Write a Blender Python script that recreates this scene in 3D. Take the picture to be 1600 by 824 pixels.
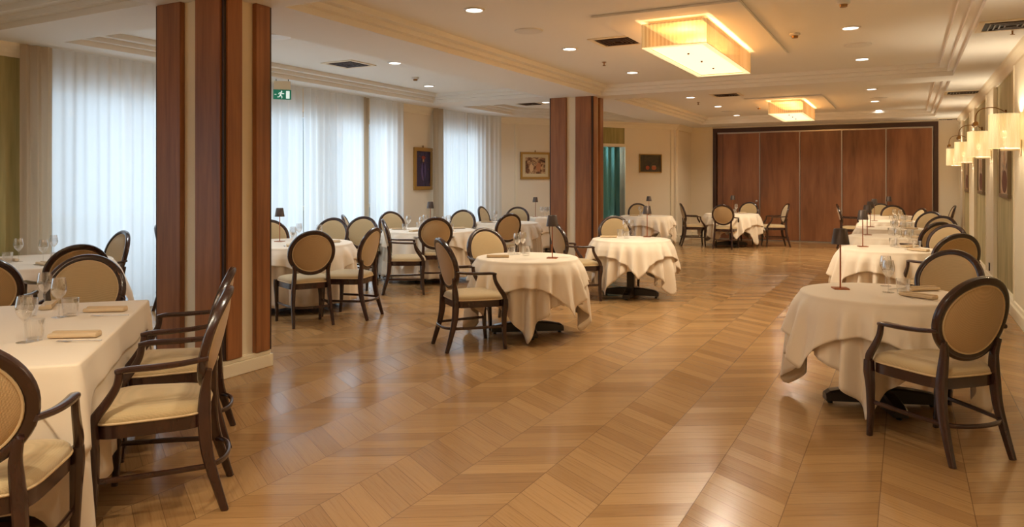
import bpy, bmesh, math, random
from mathutils import Vector, Matrix
random.seed(7)
PI = math.pi
SC = bpy.context.scene
for o in list(bpy.data.objects): bpy.data.objects.remove(o)
C = SC.collection

# ---------------------------------------------------------------- camera
F = 1150.0; VX = 1415.0; HY = 284.0; H = 1.5
TH = math.atan((VX-800)/F); ct, st = math.cos(TH), math.sin(TH)
cd = bpy.data.cameras.new('camera'); cam = bpy.data.objects.new('camera', cd); C.objects.link(cam)
cd.sensor_width = 36; cd.lens = F/1600*36; cd.shift_y = -(412-HY)/1600; cd.clip_start = .05
cam.location = (0, 0, H); cam.rotation_euler = (PI/2, 0, TH)
SC.camera = cam
# ---------------------------------------------------------------- light and exposure
W = bpy.data.worlds.new('sky'); SC.world = W; W.use_nodes = True
bg = W.node_tree.nodes['Background']; bg.inputs[0].default_value = (.74, .87, 1, 1); bg.inputs[1].default_value = .52
SC.view_settings.view_transform = 'Standard'; SC.view_settings.look = 'None'
SC.view_settings.exposure = 0.12; SC.view_settings.gamma = 1; SC.view_settings.use_curve_mapping = False
WARM = (1, .90, .70)
DOWN_W = 78; CHAND_W = 34; SCONCE_W = 15; DAY_W = 112

def area(name, loc, rot, sx, sy, power, col):
    l = bpy.data.lights.new(name, 'AREA'); l.shape = 'RECTANGLE'; l.size = sx; l.size_y = sy
    l.energy = power; l.color = col
    o = bpy.data.objects.new(name, l); o.location = loc; o.rotation_euler = rot; C.objects.link(o); return o
# daylight arriving at the window openings
area('daylight', (-8.75, 7.9, 1.5), (0, -PI/2, 0), 2.6, 6.4, DAY_W, (.72, .86, 1))
area('daylight', (-8.75, 13.0, 1.5), (0, -PI/2, 0), 2.6, 2.2, DAY_W*.36, (.72, .86, 1))
area('daylight', (-8.75, .3, 1.5), (0, -PI/2, 0), 2.6, 3.0, DAY_W*.2, (.72, .86, 1))

def P(px, py=None, z=0.0, zc=None):
    if zc is None: zc = (H-z)*F/(py-HY)
    xc = (px-800)/F*zc
    return Vector((xc*ct - zc*st, xc*st + zc*ct, z))

# ---------------------------------------------------------------- materials
def newmat(name):
    m = bpy.data.materials.new(name); m.use_nodes = True
    nt = m.node_tree; b = nt.nodes['Principled BSDF']; return m, nt, b
def srgb(r, g, b):
    f = lambda c: (c/255/12.92) if c/255 <= .04045 else ((c/255+.055)/1.055)**2.4
    return (f(r), f(g), f(b), 1)
def simple(name, col, rough=.5, metal=0, bump=0, bscale=60, var=0, coat=0, spec=.5, sheen=0):
    m, nt, b = newmat(name)
    b.inputs['Base Color'].default_value = col; b.inputs['Roughness'].default_value = rough
    b.inputs['Metallic'].default_value = metal; b.inputs['Coat Weight'].default_value = coat
    b.inputs['Specular IOR Level'].default_value = spec; b.inputs['Sheen Weight'].default_value = sheen
    if bump or var:
        tc = nt.nodes.new('ShaderNodeTexCoord'); n = nt.nodes.new('ShaderNodeTexNoise'); n.inputs['Scale'].default_value = bscale
        nt.links.new(tc.outputs['Object'], n.inputs['Vector'])
        if bump:
            bp = nt.nodes.new('ShaderNodeBump'); bp.inputs['Strength'].default_value = bump; bp.inputs['Distance'].default_value = .003
            nt.links.new(n.outputs['Fac'], bp.inputs['Height']); nt.links.new(bp.outputs['Normal'], b.inputs['Normal'])
        if var:
            mx = nt.nodes.new('ShaderNodeMixRGB'); mx.blend_type = 'MULTIPLY'; mx.inputs[0].default_value = var
            mx.inputs[1].default_value = col; nt.links.new(n.outputs['Fac'], mx.inputs[2]); nt.links.new(mx.outputs[0], b.inputs['Base Color'])
    return m
def wood(name, c1, c2, scale=(14, 14, .9), rough=.35, coat=.2, bump=.05):
    m, nt, b = newmat(name)
    tc = nt.nodes.new('ShaderNodeTexCoord'); mp = nt.nodes.new('ShaderNodeMapping'); mp.inputs['Scale'].default_value = scale
    n = nt.nodes.new('ShaderNodeTexNoise'); n.inputs['Scale'].default_value = 2.5; n.inputs['Detail'].default_value = 6; n.inputs['Distortion'].default_value = .6
    n2 = nt.nodes.new('ShaderNodeTexNoise'); n2.inputs['Scale'].default_value = .7; n2.inputs['Detail'].default_value = 2
    ad = nt.nodes.new('ShaderNodeMath'); ad.operation = 'MULTIPLY_ADD'; ad.inputs[1].default_value = .6
    r = nt.nodes.new('ShaderNodeValToRGB'); r.color_ramp.elements[0].position = .42; r.color_ramp.elements[1].position = 1.05
    r.color_ramp.elements[0].color = c1; r.color_ramp.elements[1].color = c2
    L = nt.links.new
    L(tc.outputs['Object'], mp.inputs['Vector']); L(mp.outputs[0], n.inputs['Vector']); L(mp.outputs[0], n2.inputs['Vector'])
    L(n.outputs['Fac'], ad.inputs[0]); L(n2.outputs['Fac'], ad.inputs[2]); L(ad.outputs[0], r.inputs[0]); L(r.outputs[0], b.inputs['Base Color'])
    b.inputs['Roughness'].default_value = rough; b.inputs['Coat Weight'].default_value = coat; b.inputs['Coat Roughness'].default_value = .25
    bp = nt.nodes.new('ShaderNodeBump'); bp.inputs['Strength'].default_value = bump; L(n.outputs['Fac'], bp.inputs['Height']); L(bp.outputs[0], b.inputs['Normal'])
    return m
def weave(name, col, scale=260, rough=.8, depth=.35, dark=.72):
    m, nt, b = newmat(name); L = nt.links.new
    tc = nt.nodes.new('ShaderNodeTexCoord')
    hs = []
    for d in ('X', 'Y', 'Z'):
        w = nt.nodes.new('ShaderNodeTexWave'); w.bands_direction = d; w.inputs['Scale'].default_value = scale/6.28; w.inputs['Distortion'].default_value = .3
        L(tc.outputs['Object'], w.inputs['Vector']); hs.append(w)
    a = nt.nodes.new('ShaderNodeMath'); a.operation = 'ADD'; L(hs[0].outputs['Fac'], a.inputs[0]); L(hs[1].outputs['Fac'], a.inputs[1])
    a2 = nt.nodes.new('ShaderNodeMath'); a2.operation = 'ADD'; L(a.outputs[0], a2.inputs[0]); L(hs[2].outputs['Fac'], a2.inputs[1])
    bp = nt.nodes.new('ShaderNodeBump'); bp.inputs['Strength'].default_value = depth; bp.inputs['Distance'].default_value = .002
    L(a2.outputs[0], bp.inputs['Height']); L(bp.outputs[0], b.inputs['Normal'])
    r = nt.nodes.new('ShaderNodeMapRange'); r.inputs['From Max'].default_value = 3; L(a2.outputs[0], r.inputs['Value'])
    mx = nt.nodes.new('ShaderNodeMixRGB'); mx.inputs[1].default_value = (col[0]*dark, col[1]*dark, col[2]*dark*.9, 1); mx.inputs[2].default_value = col
    L(r.outputs[0], mx.inputs[0]); L(mx.outputs[0], b.inputs['Base Color'])
    b.inputs['Roughness'].default_value = rough; b.inputs['Sheen Weight'].default_value = .3
    return m
def math_node(nt, op, a, b=None):
    n = nt.nodes.new('ShaderNodeMath'); n.operation = op
    for i, v in enumerate((a, b)):
        if v is None: continue
        if isinstance(v, (int, float)): n.inputs[i].default_value = v
        else: nt.links.new(v, n.inputs[i])
    return n.outputs[0]
def chevron():
    m, nt, b = newmat('oak_chevron'); L = nt.links.new
    tc = nt.nodes.new('ShaderNodeTexCoord'); sx = nt.nodes.new('ShaderNodeSeparateXYZ'); L(tc.outputs['Object'], sx.inputs[0])
    x0 = P(907, 820).x; w = .382; tan = math.tan(math.radians(31)); pl = .139
    M = lambda op, a, b_=None: math_node(nt, op, a, b_)
    u = M('DIVIDE', M('SUBTRACT', sx.outputs[0], x0-40*w), w)
    si = M('FLOOR', u); fr = M('SUBTRACT', u, si)
    par = M('MODULO', si, 2.0)                                # 0 rising, 1 falling
    sg = M('SUBTRACT', 1.0, M('MULTIPLY', par, 2.0))
    xl = M('MULTIPLY', fr, w)
    tri = M('MULTIPLY', M('MULTIPLY', xl, sg), tan)
    shift = M('MULTIPLY', par, w*tan)
    v = M('DIVIDE', M('SUBTRACT', M('SUBTRACT', sx.outputs[1], tri), shift), pl)
    vi = M('FLOOR', v); vf = M('SUBTRACT', v, vi)
    cmb = nt.nodes.new('ShaderNodeCombineXYZ'); L(si, cmb.inputs[0]); L(vi, cmb.inputs[1])
    wn = nt.nodes.new('ShaderNodeTexWhiteNoise'); wn.noise_dimensions = '2D'; L(cmb.outputs[0], wn.inputs['Vector'])
    # grain along the plank
    gx = M('ADD', M('MULTIPLY', xl, 1.6), M('MULTIPLY', si, 3.7)); gy = M('ADD', M('MULTIPLY', v, 5.0), M('MULTIPLY', wn.outputs[0], 40.0))
    gc = nt.nodes.new('ShaderNodeCombineXYZ'); L(gx, gc.inputs[0]); L(gy, gc.inputs[1]); L(M('MULTIPLY', wn.outputs[0], 9.0), gc.inputs[2])
    gn = nt.nodes.new('ShaderNodeTexNoise'); gn.inputs['Scale'].default_value = 2.2; gn.inputs['Detail'].default_value = 8; gn.inputs['Roughness'].default_value = .7; gn.inputs['Distortion'].default_value = .35
    L(gc.outputs[0], gn.inputs['Vector'])
    r = nt.nodes.new('ShaderNodeValToRGB'); e = r.color_ramp.elements
    e[0].position = .0; e[0].color = srgb(136, 98, 60); e[1].position = 1; e[1].color = srgb(186, 144, 94)
    mix = M('ADD', M('MULTIPLY', wn.outputs[0], .42), M('MULTIPLY', gn.outputs['Fac'], .55)); L(mix, r.inputs[0])
    g2 = nt.nodes.new('ShaderNodeValToRGB'); g2.color_ramp.elements[0].position = .30; g2.color_ramp.elements[0].color = (.80, .76, .70, 1)
    g2.color_ramp.elements[1].position = .47; g2.color_ramp.elements[1].color = (1, 1, 1, 1); L(gn.outputs['Fac'], g2.inputs[0])
    mg = nt.nodes.new('ShaderNodeMixRGB'); mg.blend_type = 'MULTIPLY'; mg.inputs[0].default_value = .8; L(r.outputs[0], mg.inputs[1]); L(g2.outputs[0], mg.inputs[2])
    # seams
    e1 = M('MINIMUM', vf, M('SUBTRACT', 1.0, vf)); s1 = M('LESS_THAN', e1, .012)
    e2 = M('MINIMUM', fr, M('SUBTRACT', 1.0, fr)); s2 = M('LESS_THAN', e2, .0055)
    sm = M('MAXIMUM', s1, s2)
    ms = nt.nodes.new('ShaderNodeMixRGB'); ms.inputs[2].default_value = srgb(72, 44, 26); L(M('MULTIPLY', sm, .55), ms.inputs[0]); L(mg.outputs[0], ms.inputs[1])
    L(ms.outputs[0], b.inputs['Base Color'])
    rr = M('ADD', M('MULTIPLY', gn.outputs['Fac'], .16), M('ADD', .09, M('MULTIPLY', wn.outputs[0], .07))); L(rr, b.inputs['Roughness'])
    bp = nt.nodes.new('ShaderNodeBump'); bp.inputs['Strength'].default_value = .22; bp.inputs['Distance'].default_value = .002
    L(M('SUBTRACT', M('MULTIPLY', gn.outputs['Fac'], .7), M('MULTIPLY', sm, 1.0)), bp.inputs['Height']); L(bp.outputs[0], b.inputs['Normal'])
    tg = nt.nodes.new('ShaderNodeCombineXYZ'); tg.inputs[0].default_value = math.cos(math.radians(31)); L(M('MULTIPLY', sg, math.sin(math.radians(31))), tg.inputs[1])
    b.inputs['Anisotropic'].default_value = .6; b.inputs['Anisotropic Rotation'].default_value = 0.25; L(tg.outputs[0], b.inputs['Tangent'])
    b.inputs['Coat Weight'].default_value = .0; b.inputs['Specular IOR Level'].default_value = .42; b.inputs['Coat Roughness'].default_value = .2
    return m
def sheer(name, col, alpha, trans=.75):
    m, nt, b = newmat(name); nt.nodes.remove(b); L = nt.links.new
    out = nt.nodes['Material Output']
    d = nt.nodes.new('ShaderNodeBsdfDiffuse'); d.inputs[0].default_value = col
    t = nt.nodes.new('ShaderNodeBsdfTranslucent'); t.inputs[0].default_value = col
    tr = nt.nodes.new('ShaderNodeBsdfTransparent')
    a = nt.nodes.new('ShaderNodeMixShader'); a.inputs[0].default_value = trans; L(d.outputs[0], a.inputs[1]); L(t.outputs[0], a.inputs[2])
    c = nt.nodes.new('ShaderNodeMixShader'); c.inputs[0].default_value = alpha; L(a.outputs[0], c.inputs[1]); L(tr.outputs[0], c.inputs[2])
    L(c.outputs[0], out.inputs['Surface']); return m
def glassmat(name, tint=(.97, .97, .97, 1), edge=.9, base=.09):
    m, nt, b = newmat(name); nt.nodes.remove(b); L = nt.links.new
    out = nt.nodes['Material Output']
    lw = nt.nodes.new('ShaderNodeLayerWeight'); lw.inputs[0].default_value = .35
    tr = nt.nodes.new('ShaderNodeBsdfTransparent'); tr.inputs[0].default_value = tint
    gl = nt.nodes.new('ShaderNodeBsdfGlossy'); gl.inputs[0].default_value = (1, 1, 1, 1); gl.inputs['Roughness'].default_value = .03
    f = math_node(nt, 'ADD', math_node(nt, 'MULTIPLY', lw.outputs['Facing'], edge*.75), base)
    mx = nt.nodes.new('ShaderNodeMixShader'); L(f, mx.inputs[0]); L(tr.outputs[0], mx.inputs[1]); L(gl.outputs[0], mx.inputs[2])
    L(mx.outputs[0], out.inputs['Surface']); return m
def emis(name, col, s, base=None):
    m, nt, b = newmat(name); b.inputs['Base Color'].default_value = base or (col[0], col[1], col[2], 1)
    b.inputs['Emission Color'].default_value = (col[0], col[1], col[2], 1); b.inputs['Emission Strength'].default_value = s
    b.inputs['Roughness'].default_value = .8; return m
def pleat_lit(name, col, s, scale, pitch=0):
    m, nt, b = newmat(name); L = nt.links.new
    tc = nt.nodes.new('ShaderNodeTexCoord'); n = nt.nodes.new('ShaderNodeTexNoise'); n.inputs['Scale'].default_value = scale
    mp = nt.nodes.new('ShaderNodeMapping'); mp.inputs['Scale'].default_value = (1, 1, .12); L(tc.outputs['Object'], mp.inputs[0]); L(mp.outputs[0], n.inputs[0])
    r = nt.nodes.new('ShaderNodeValToRGB'); r.color_ramp.elements[0].position = .3; r.color_ramp.elements[1].position = .7
    r.color_ramp.elements[0].color = (col[0]*.7, col[1]*.62, col[2]*.5, 1); r.color_ramp.elements[1].color = (col[0], col[1], col[2], 1)
    L(n.outputs['Fac'], r.inputs[0])
    if pitch:      # pleat shading painted into the glow: doubled cloth lets less light through
        sx = nt.nodes.new('ShaderNodeSeparateXYZ'); L(tc.outputs['Object'], sx.inputs[0])
        w = math_node(nt, 'SINE', math_node(nt, 'MULTIPLY', math_node(nt, 'ADD', sx.outputs[0], sx.outputs[1]), 6.2832/pitch))
        w = math_node(nt, 'ADD', math_node(nt, 'MULTIPLY', w, .28), math_node(nt, 'MULTIPLY', n.outputs['Fac'], 1.0)); L(w, r.inputs[0])
    L(r.outputs[0], b.inputs['Emission Color']); b.inputs['Emission Strength'].default_value = s
    b.inputs['Base Color'].default_value = srgb(120, 96, 62); b.inputs['Roughness'].default_value = .8; return m
def lit_shade(m, amt):
    nt = m.node_tree; b = nt.nodes['Principled BSDF']; out = nt.nodes['Material Output']
    tr = nt.nodes.new('ShaderNodeBsdfTransparent'); tr.inputs[0].default_value = (1, .9, .75, 1)
    mx = nt.nodes.new('ShaderNodeMixShader'); mx.inputs[0].default_value = amt
    nt.links.new(b.outputs[0], mx.inputs[1]); b.inputs['Specular IOR Level'].default_value = .1; nt.links.new(tr.outputs[0], mx.inputs[2]); nt.links.new(mx.outputs[0], out.inputs['Surface']); return m
def wallpaper(name, c1, c2):
    m, nt, b = newmat(name); L = nt.links.new
    tc = nt.nodes.new('ShaderNodeTexCoord'); mp = nt.nodes.new('ShaderNodeMapping'); mp.inputs['Scale'].default_value = (9, 9, .8); L(tc.outputs['Object'], mp.inputs[0])
    n = nt.nodes.new('ShaderNodeTexNoise'); n.inputs['Scale'].default_value = 1.6; n.inputs['Detail'].default_value = 5; L(mp.outputs[0], n.inputs[0])
    r = nt.nodes.new('ShaderNodeValToRGB'); r.color_ramp.elements[0].position = .35; r.color_ramp.elements[1].position = .65
    r.color_ramp.elements[0].color = c1; r.color_ramp.elements[1].color = c2; L(n.outputs['Fac'], r.inputs[0]); L(r.outputs[0], b.inputs['Base Color'])
    b.inputs['Roughness'].default_value = .6; return m
def paint(name, stops, scale, dist, stretch=(1, 1, 1)):
    m, nt, b = newmat(name); L = nt.links.new
    tc = nt.nodes.new('ShaderNodeTexCoord'); mp = nt.nodes.new('ShaderNodeMapping'); mp.inputs['Scale'].default_value = stretch; L(tc.outputs['Object'], mp.inputs[0])
    n = nt.nodes.new('ShaderNodeTexNoise'); n.inputs['Scale'].default_value = scale; n.inputs['Detail'].default_value = 5; n.inputs['Distortion'].default_value = dist; L(mp.outputs[0], n.inputs[0])
    r = nt.nodes.new('ShaderNodeValToRGB'); cr = r.color_ramp
    cr.elements[0].position = stops[0][0]; cr.elements[0].color = stops[0][1]; cr.elements[1].position = stops[-1][0]; cr.elements[1].color = stops[-1][1]
    for p, c in stops[1:-1]:
        e = cr.elements.new(p); e.color = c
    L(n.outputs['Fac'], r.inputs[0]); L(r.outputs[0], b.inputs['Base Color']); b.inputs['Roughness'].default_value = .45; return m

M_ = dict(
    floor=chevron(),
    ceil=simple('ceiling_paint', srgb(238, 234, 226), .85),
    cream=simple('cream_paint', srgb(238, 224, 196), .6),
    wall=simple('wall_paint', srgb(238, 224, 200), .75, bump=.1, bscale=90),
    green=wallpaper('green_wallpaper', srgb(150, 140, 84), srgb(176, 160, 104)),
    stripe=wallpaper('striped_wallpaper', srgb(158, 146, 100), srgb(206, 190, 146)),
    column_wood=wood('column_walnut', srgb(112, 68, 38), srgb(164, 106, 62), rough=.42, coat=.04),
    column_dark=simple('dark_groove', srgb(50, 30, 24), .5),
    part_wood=wood('partition_walnut', srgb(104, 60, 34), srgb(160, 104, 66), scale=(5, 5, .7), rough=.4),
    dark_frame=simple('dark_wood_frame', srgb(70, 42, 28), .4),
    alu=simple('satin_aluminium', srgb(190, 180, 170), .35, metal=.8),
    lacquer=wood('chair_dark_lacquer', srgb(36, 20, 16), srgb(62, 36, 28), scale=(9, 9, 3), rough=.22, coat=.5, bump=.0),
    base=simple('table_base_dark', srgb(34, 26, 24), .3, coat=.3),
    fabric=weave('chair_fabric', srgb(210, 180, 134), 620),
    fabricb=weave('chair_back_fabric', srgb(206, 170, 122), 620),
    piping=simple('cream_piping', srgb(214, 186, 142), .6),
    cloth=simple('linen_cloth', srgb(232, 214, 190), .85, bump=.12, bscale=400, sheen=.3),
    cloth2=simple('linen_cloth_upper', srgb(238, 220, 196), .85, bump=.12, bscale=400, sheen=.3),
    napkin=simple('napkin', srgb(216, 190, 154), .9, bump=.2, bscale=300),
    glass=glassmat('clear_glass'), pane=glassmat('window_glass', (.98, 1, 1, 1), .3, .02),
    steel=simple('cutlery_steel', (.75, .73, .7, 1), .15, metal=1),
    lampshade=simple('bronze_lamp', srgb(92, 80, 74), .38, metal=.55),
    copper=simple('copper', srgb(176, 104, 66), .3, metal=.8),
    led=emis('lamp_led', (1, .8, .55), 3),
    downlight=emis('downlight_disc', (1, .93, .82), 9),
    white=simple('white_plastic', srgb(225, 220, 212), .5),
    grille=simple('vent_black', srgb(24, 22, 20), .7),
    speaker=simple('speaker_grille', srgb(176, 158, 134), .6, bump=.4, bscale=500),
    sheer=sheer('sheer_voile', srgb(240, 242, 244), .16), drape=sheer('beige_drape', srgb(200, 184, 160), .0, .22),
    teal=simple('teal_curtain', srgb(110, 176, 180), .8),
    brass=simple('aged_brass', srgb(150, 112, 66), .3, metal=.9),
    gold=simple('gold_frame', srgb(178, 140, 72), .4, metal=.35, bump=.3, bscale=120),
    darkwood=simple('dark_picture_frame', srgb(58, 40, 28), .4),
    silver=simple('silver_frame', srgb(150, 132, 108), .35, metal=.4),
    mat=simple('picture_mat', srgb(214, 196, 156), .8),
    chand=lit_shade(pleat_lit('pleated_chandelier_shade', (1, .66, .28), .5, 9, .038), .42),
    chand_bot=emis('chandelier_diffuser', (1, .86, .6), 1.05),
    sconce=lit_shade(pleat_lit('pleated_sconce_shade', (1, .80, .42), .95, 14), .25),
    black=simple('black_plastic', srgb(20, 20, 20), .5),
    signgreen=emis('sign_green', (.02, .2, .12), .35), signwhite=emis('sign_white', (.8, .95, .9), .6),
    outside=simple('balcony_stone', srgb(190, 195, 195), .9),
    room=simple('side_room', srgb(110, 120, 110), .9),
)

# ---------------------------------------------------------------- mesh helpers
class MB:
    def __init__(s): s.bm = bmesh.new()
    def box(s, x0, y0, z0, x1, y1, z1, bevel=0, mat=None):
        r = bmesh.ops.create_cube(s.bm, size=1)['verts']
        bmesh.ops.scale(s.bm, verts=r, vec=(x1-x0, y1-y0, z1-z0)); bmesh.ops.translate(s.bm, verts=r, vec=((x0+x1)/2, (y0+y1)/2, (z0+z1)/2))
        if mat is not None: bmesh.ops.transform(s.bm, verts=r, matrix=mat)
        if bevel:
            es = list({e for v in r for e in v.link_edges}); bmesh.ops.bevel(s.bm, geom=es, offset=bevel, segments=2, affect='EDGES')
        return s
    def rings(s, rings, closed_u=True, closed_v=False, caps=False):
        vs = [[s.bm.verts.new(p) for p in r] for r in rings]; n = len(vs[0]); m = len(vs)
        for i in range(m if closed_v else m-1):
            a, b = vs[i], vs[(i+1) % m]
            for j in range(n if closed_u else n-1):
                k = (j+1) % n
                try: s.bm.faces.new((a[j], a[k], b[k], b[j]))
                except ValueError: pass
        if caps:
            for r in (vs[0][::-1], vs[-1]):
                try: s.bm.faces.new(r)
                except ValueError: pass
        return vs
    def lathe(s, prof, n=24, c=(0, 0, 0)):
        rr = [[(c[0]+r*math.cos(2*PI*j/n), c[1]+r*math.sin(2*PI*j/n), c[2]+z) for j in range(n)] for r, z in prof]
        s.rings(rr, caps=True); return s
    def sweep(s, path, secs, n=10, power=2.6, closed=False, ref=(0, 0, 1)):
        path = [Vector(p) for p in path]; rr = []; N = len(path)
        if not isinstance(secs, list): secs = [secs]*N
        for i, p in enumerate(path):
            if closed: t = path[(i+1) % N]-path[i-1]
            else: t = path[min(i+1, N-1)]-path[max(i-1, 0)]
            t.normalize(); rf = Vector(ref)
            a = t.cross(rf)
            if a.length < 1e-4: a = t.cross(Vector((0, 1, 0)))
            a.normalize(); b = a.cross(t); w, d = secs[i]; ring = []
            for j in range(n):
                q = 2*PI*j/n; cc, ss = math.cos(q), math.sin(q)
                cc = math.copysign(abs(cc)**(2/power), cc); ss = math.copysign(abs(ss)**(2/power), ss)
                ring.append(p+a*w*cc+b*d*ss)
            rr.append(ring)
        s.rings(rr, closed_v=closed, caps=not closed); return s
    def build(s, name, mat, parent=None, smooth=True, flat_angle=35):
        bmesh.ops.recalc_face_normals(s.bm, faces=s.bm.faces)
        me = bpy.data.meshes.new(name); s.bm.to_mesh(me); s.bm.free()
        o = bpy.data.objects.new(name, me); me.materials.append(M_[mat] if isinstance(mat, str) else mat); C.objects.link(o)
        if smooth:
            for p in me.polygons: p.use_smooth = True
            me.set_sharp_from_angle(angle=math.radians(flat_angle))
        if parent: o.parent = parent
        return o
def smoothpath(pts, k=6):
    pts = [Vector(p) for p in pts]; out = []
    for i in range(len(pts)-1):
        p0 = pts[max(i-1, 0)]; p1 = pts[i]; p2 = pts[i+1]; p3 = pts[min(i+2, len(pts)-1)]
        for j in range(k):
            t = j/k; out.append(.5*((2*p1)+(-p0+p2)*t+(2*p0-5*p1+4*p2-p3)*t*t+(-p0+3*p1-3*p2+p3)*t**3))
    out.append(pts[-1]); return out
def lerpsecs(secs, k=6):
    out = []
    for i in range(len(secs)-1):
        for j in range(k):
            t = j/k; out.append(tuple(secs[i][q]*(1-t)+secs[i+1][q]*t for q in range(2)))
    out.append(tuple(secs[-1])); return out
def tag(o, label=None, cat=None, group=None, kind=None):
    if label: o['label'] = label
    if cat: o['category'] = cat
    if group: o['group'] = group
    if kind: o['kind'] = kind
    return o
def empty(name, loc=(0, 0, 0), rz=0, label=None, cat=None, group=None):
    o = bpy.data.objects.new(name, None); o.empty_display_size = .1; o.location = loc; o.rotation_euler = (0, 0, rz); C.objects.link(o)
    return tag(o, label, cat, group)
def copy_tree(o, parent=None):
    c = o.copy(); C.objects.link(c)
    if parent: c.parent = parent
    for ch in [x for x in CH.get(o.name, [])]: copy_tree(ch, c)
    return c
CH = {}
def freeze(root):
    def rec(o):
        ks = [x for x in bpy.data.objects if x.parent == o]; CH[o.name] = ks
        for k in ks: rec(k)
    rec(root)
def struct(o): o['kind'] = 'structure'; return o
def inst(proto, used, loc, rz, label, group, scale=None):
    if proto.name not in used: used.add(proto.name); o = proto; freeze(proto)
    else: o = copy_tree(proto)
    o.location = loc; o.rotation_euler = (0, 0, rz); o['label'] = label
    if group: o['group'] = group
    if scale: o.scale = (scale,)*3
    return o
USED = set()

# ================================================================ THE SETTING
ZS = 2.92; ZC = 3.08; XR = 1.10; XL = -8.1; YB = 19.45; YN = -2.2
DA = Vector((-8.1, 13.75)); DB = Vector((-5.02, 18.05))         # the slanted wall
struct(MB().box(-9.2, YN-.2, -.12, XR+.2, 21.0, 0).build('floor', 'floor', smooth=False))

# ceiling: soffit with stepped coffers
def offset_poly(poly, d):
    n = len(poly); out = []
    for i in range(n):
        p0, p1, p2 = (Vector(poly[i-1]), Vector(poly[i]), Vector(poly[(i+1) % n]))
        e1 = (p1-p0).normalized(); e2 = (p2-p1).normalized(); n1 = Vector((-e1.y, e1.x)); n2 = Vector((-e2.y, e2.x))
        b = (n1+n2).normalized(); out.append(p1+b*d/max(b.dot(n1), .2))
    return out
MX0, MX1 = -4.45, .56; LX0, LX1 = -7.55, -5.34
coffers = [
    [(MX0, YN+.4), (MX1, YN+.4), (MX1, 3.8), (MX0, 3.8)],
    [(MX0, 4.4), (MX1, 4.4), (MX1, 11.45), (MX0, 11.45)],
    [(MX0, 12.05), (MX1, 12.05), (MX1, 18.35), (MX0, 18.35)],
    [(LX0, YN+.4), (LX1, YN+.4), (LX1, 3.82), (LX0, 3.82)],
    [(LX0, 4.45), (LX1, 4.45), (LX1, 11.1), (LX0, 11.1)],
    [(-7.4, 11.85), (LX1, 11.85), (LX1, 16.75), (-7.4, 13.85)],
]
bm = bmesh.new()
def loop(bm, pts, z):
    vs = [bm.verts.new((p[0], p[1], z)) for p in pts]
    return vs, [bm.edges.new((vs[i], vs[(i+1) % len(vs)])) for i in range(len(vs))]
edges = []
outer = [(XL-.2, YN-.1), (XR+.1, YN-.1), (XR+.1, 20.2), (-9.0, 20.2), (-9.0, YN-.1)][0:0] or [(-9.0, YN-.1), (XR+.1, YN-.1), (XR+.1, 20.2), (-9.0, 20.2)]
edges += loop(bm, outer, ZS)[1]
steps = [(.0, .058), (.07, .058), (.07, .105), (.16, .105), (.16, .16)]
ringsets = []
for pl in coffers:
    vs, es = loop(bm, pl, ZS); edges += es; ringsets.append((pl, vs))
bmesh.ops.triangle_fill(bm, edges=edges, use_beauty=True)
for pl, vs in ringsets:
    prev = vs
    for d, dz in steps:
        cur = [bm.verts.new((p[0], p[1], ZS+dz)) for p in offset_poly(pl, d)]
        for i in range(len(cur)):
            k = (i+1) % len(cur); bm.faces.new((prev[i], prev[k], cur[k], cur[i]))
        prev = cur
    bm.faces.new(prev)
me = bpy.data.meshes.new('ceiling'); bm.to_mesh(me); bm.free()
ce = bpy.data.objects.new('ceiling', me); me.materials.append(M_['ceil']); C.objects.link(ce); struct(ce)
struct(MB().box(-9.0, YN-.1, 3.2, XR+.1, 20.2, 3.3).build('ceiling_slab', 'ceil', smooth=False)); 

# right wall with pilasters, wallpaper panels, cornice, baseboard
struct(MB().box(XR, YN, 0, XR+.2, 20.2, ZS+.02).build('wall_right', 'stripe', smooth=False))
pil = [2.95, 6.1, 9.3, 12.52, 15.72, 18.75]
for k, yc in enumerate(pil):
    m = MB().box(XR-.035, yc-.55, .16, XR, yc+.55, ZS-.13, .004)
    m.box(XR-.045, yc-.57, .16, XR-.0, yc-.52, ZS-.13, .004); m.box(XR-.045, yc+.52, .16, XR, yc+.57, ZS-.13, .004)
    struct(m.build('trim_%d' % (k+1), 'cream', smooth=False))
def profile_run(name, prof, a, b, mat, nrm):
    # prof: list of (out, z) swept from a to b; nrm points into the room
    m = MB(); nv = Vector(nrm).normalized(); r = []
    for e in (a, b): r.append([(e[0]+nv.x*o, e[1]+nv.y*o, z) for o, z in prof])
    m.rings(r, caps=True); return struct(m.build(name, mat, smooth=False))
CORN = [(0, ZS-.14), (.02, ZS-.14), (.03, ZS-.10), (.05, ZS-.06), (.08, ZS-.03), (.09, ZS), (0, ZS)]
BASE = [(0, 0), (.06, 0), (.06, .12), (.05, .14), (.045, .17), (.03, .19), (0, .19)]
profile_run('trim_7', CORN, (XR, YN), (XR, YB), 'cream', (-1, 0))
profile_run('baseboard_right', BASE, (XR, YN), (XR, YB), 'cream', (-1, 0))
# near wall behind the camera
struct(MB().box(-9.0, YN-.2, 0, XR+.2, YN, ZS+.02).build('wall_near', 'wall', smooth=False))
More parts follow.
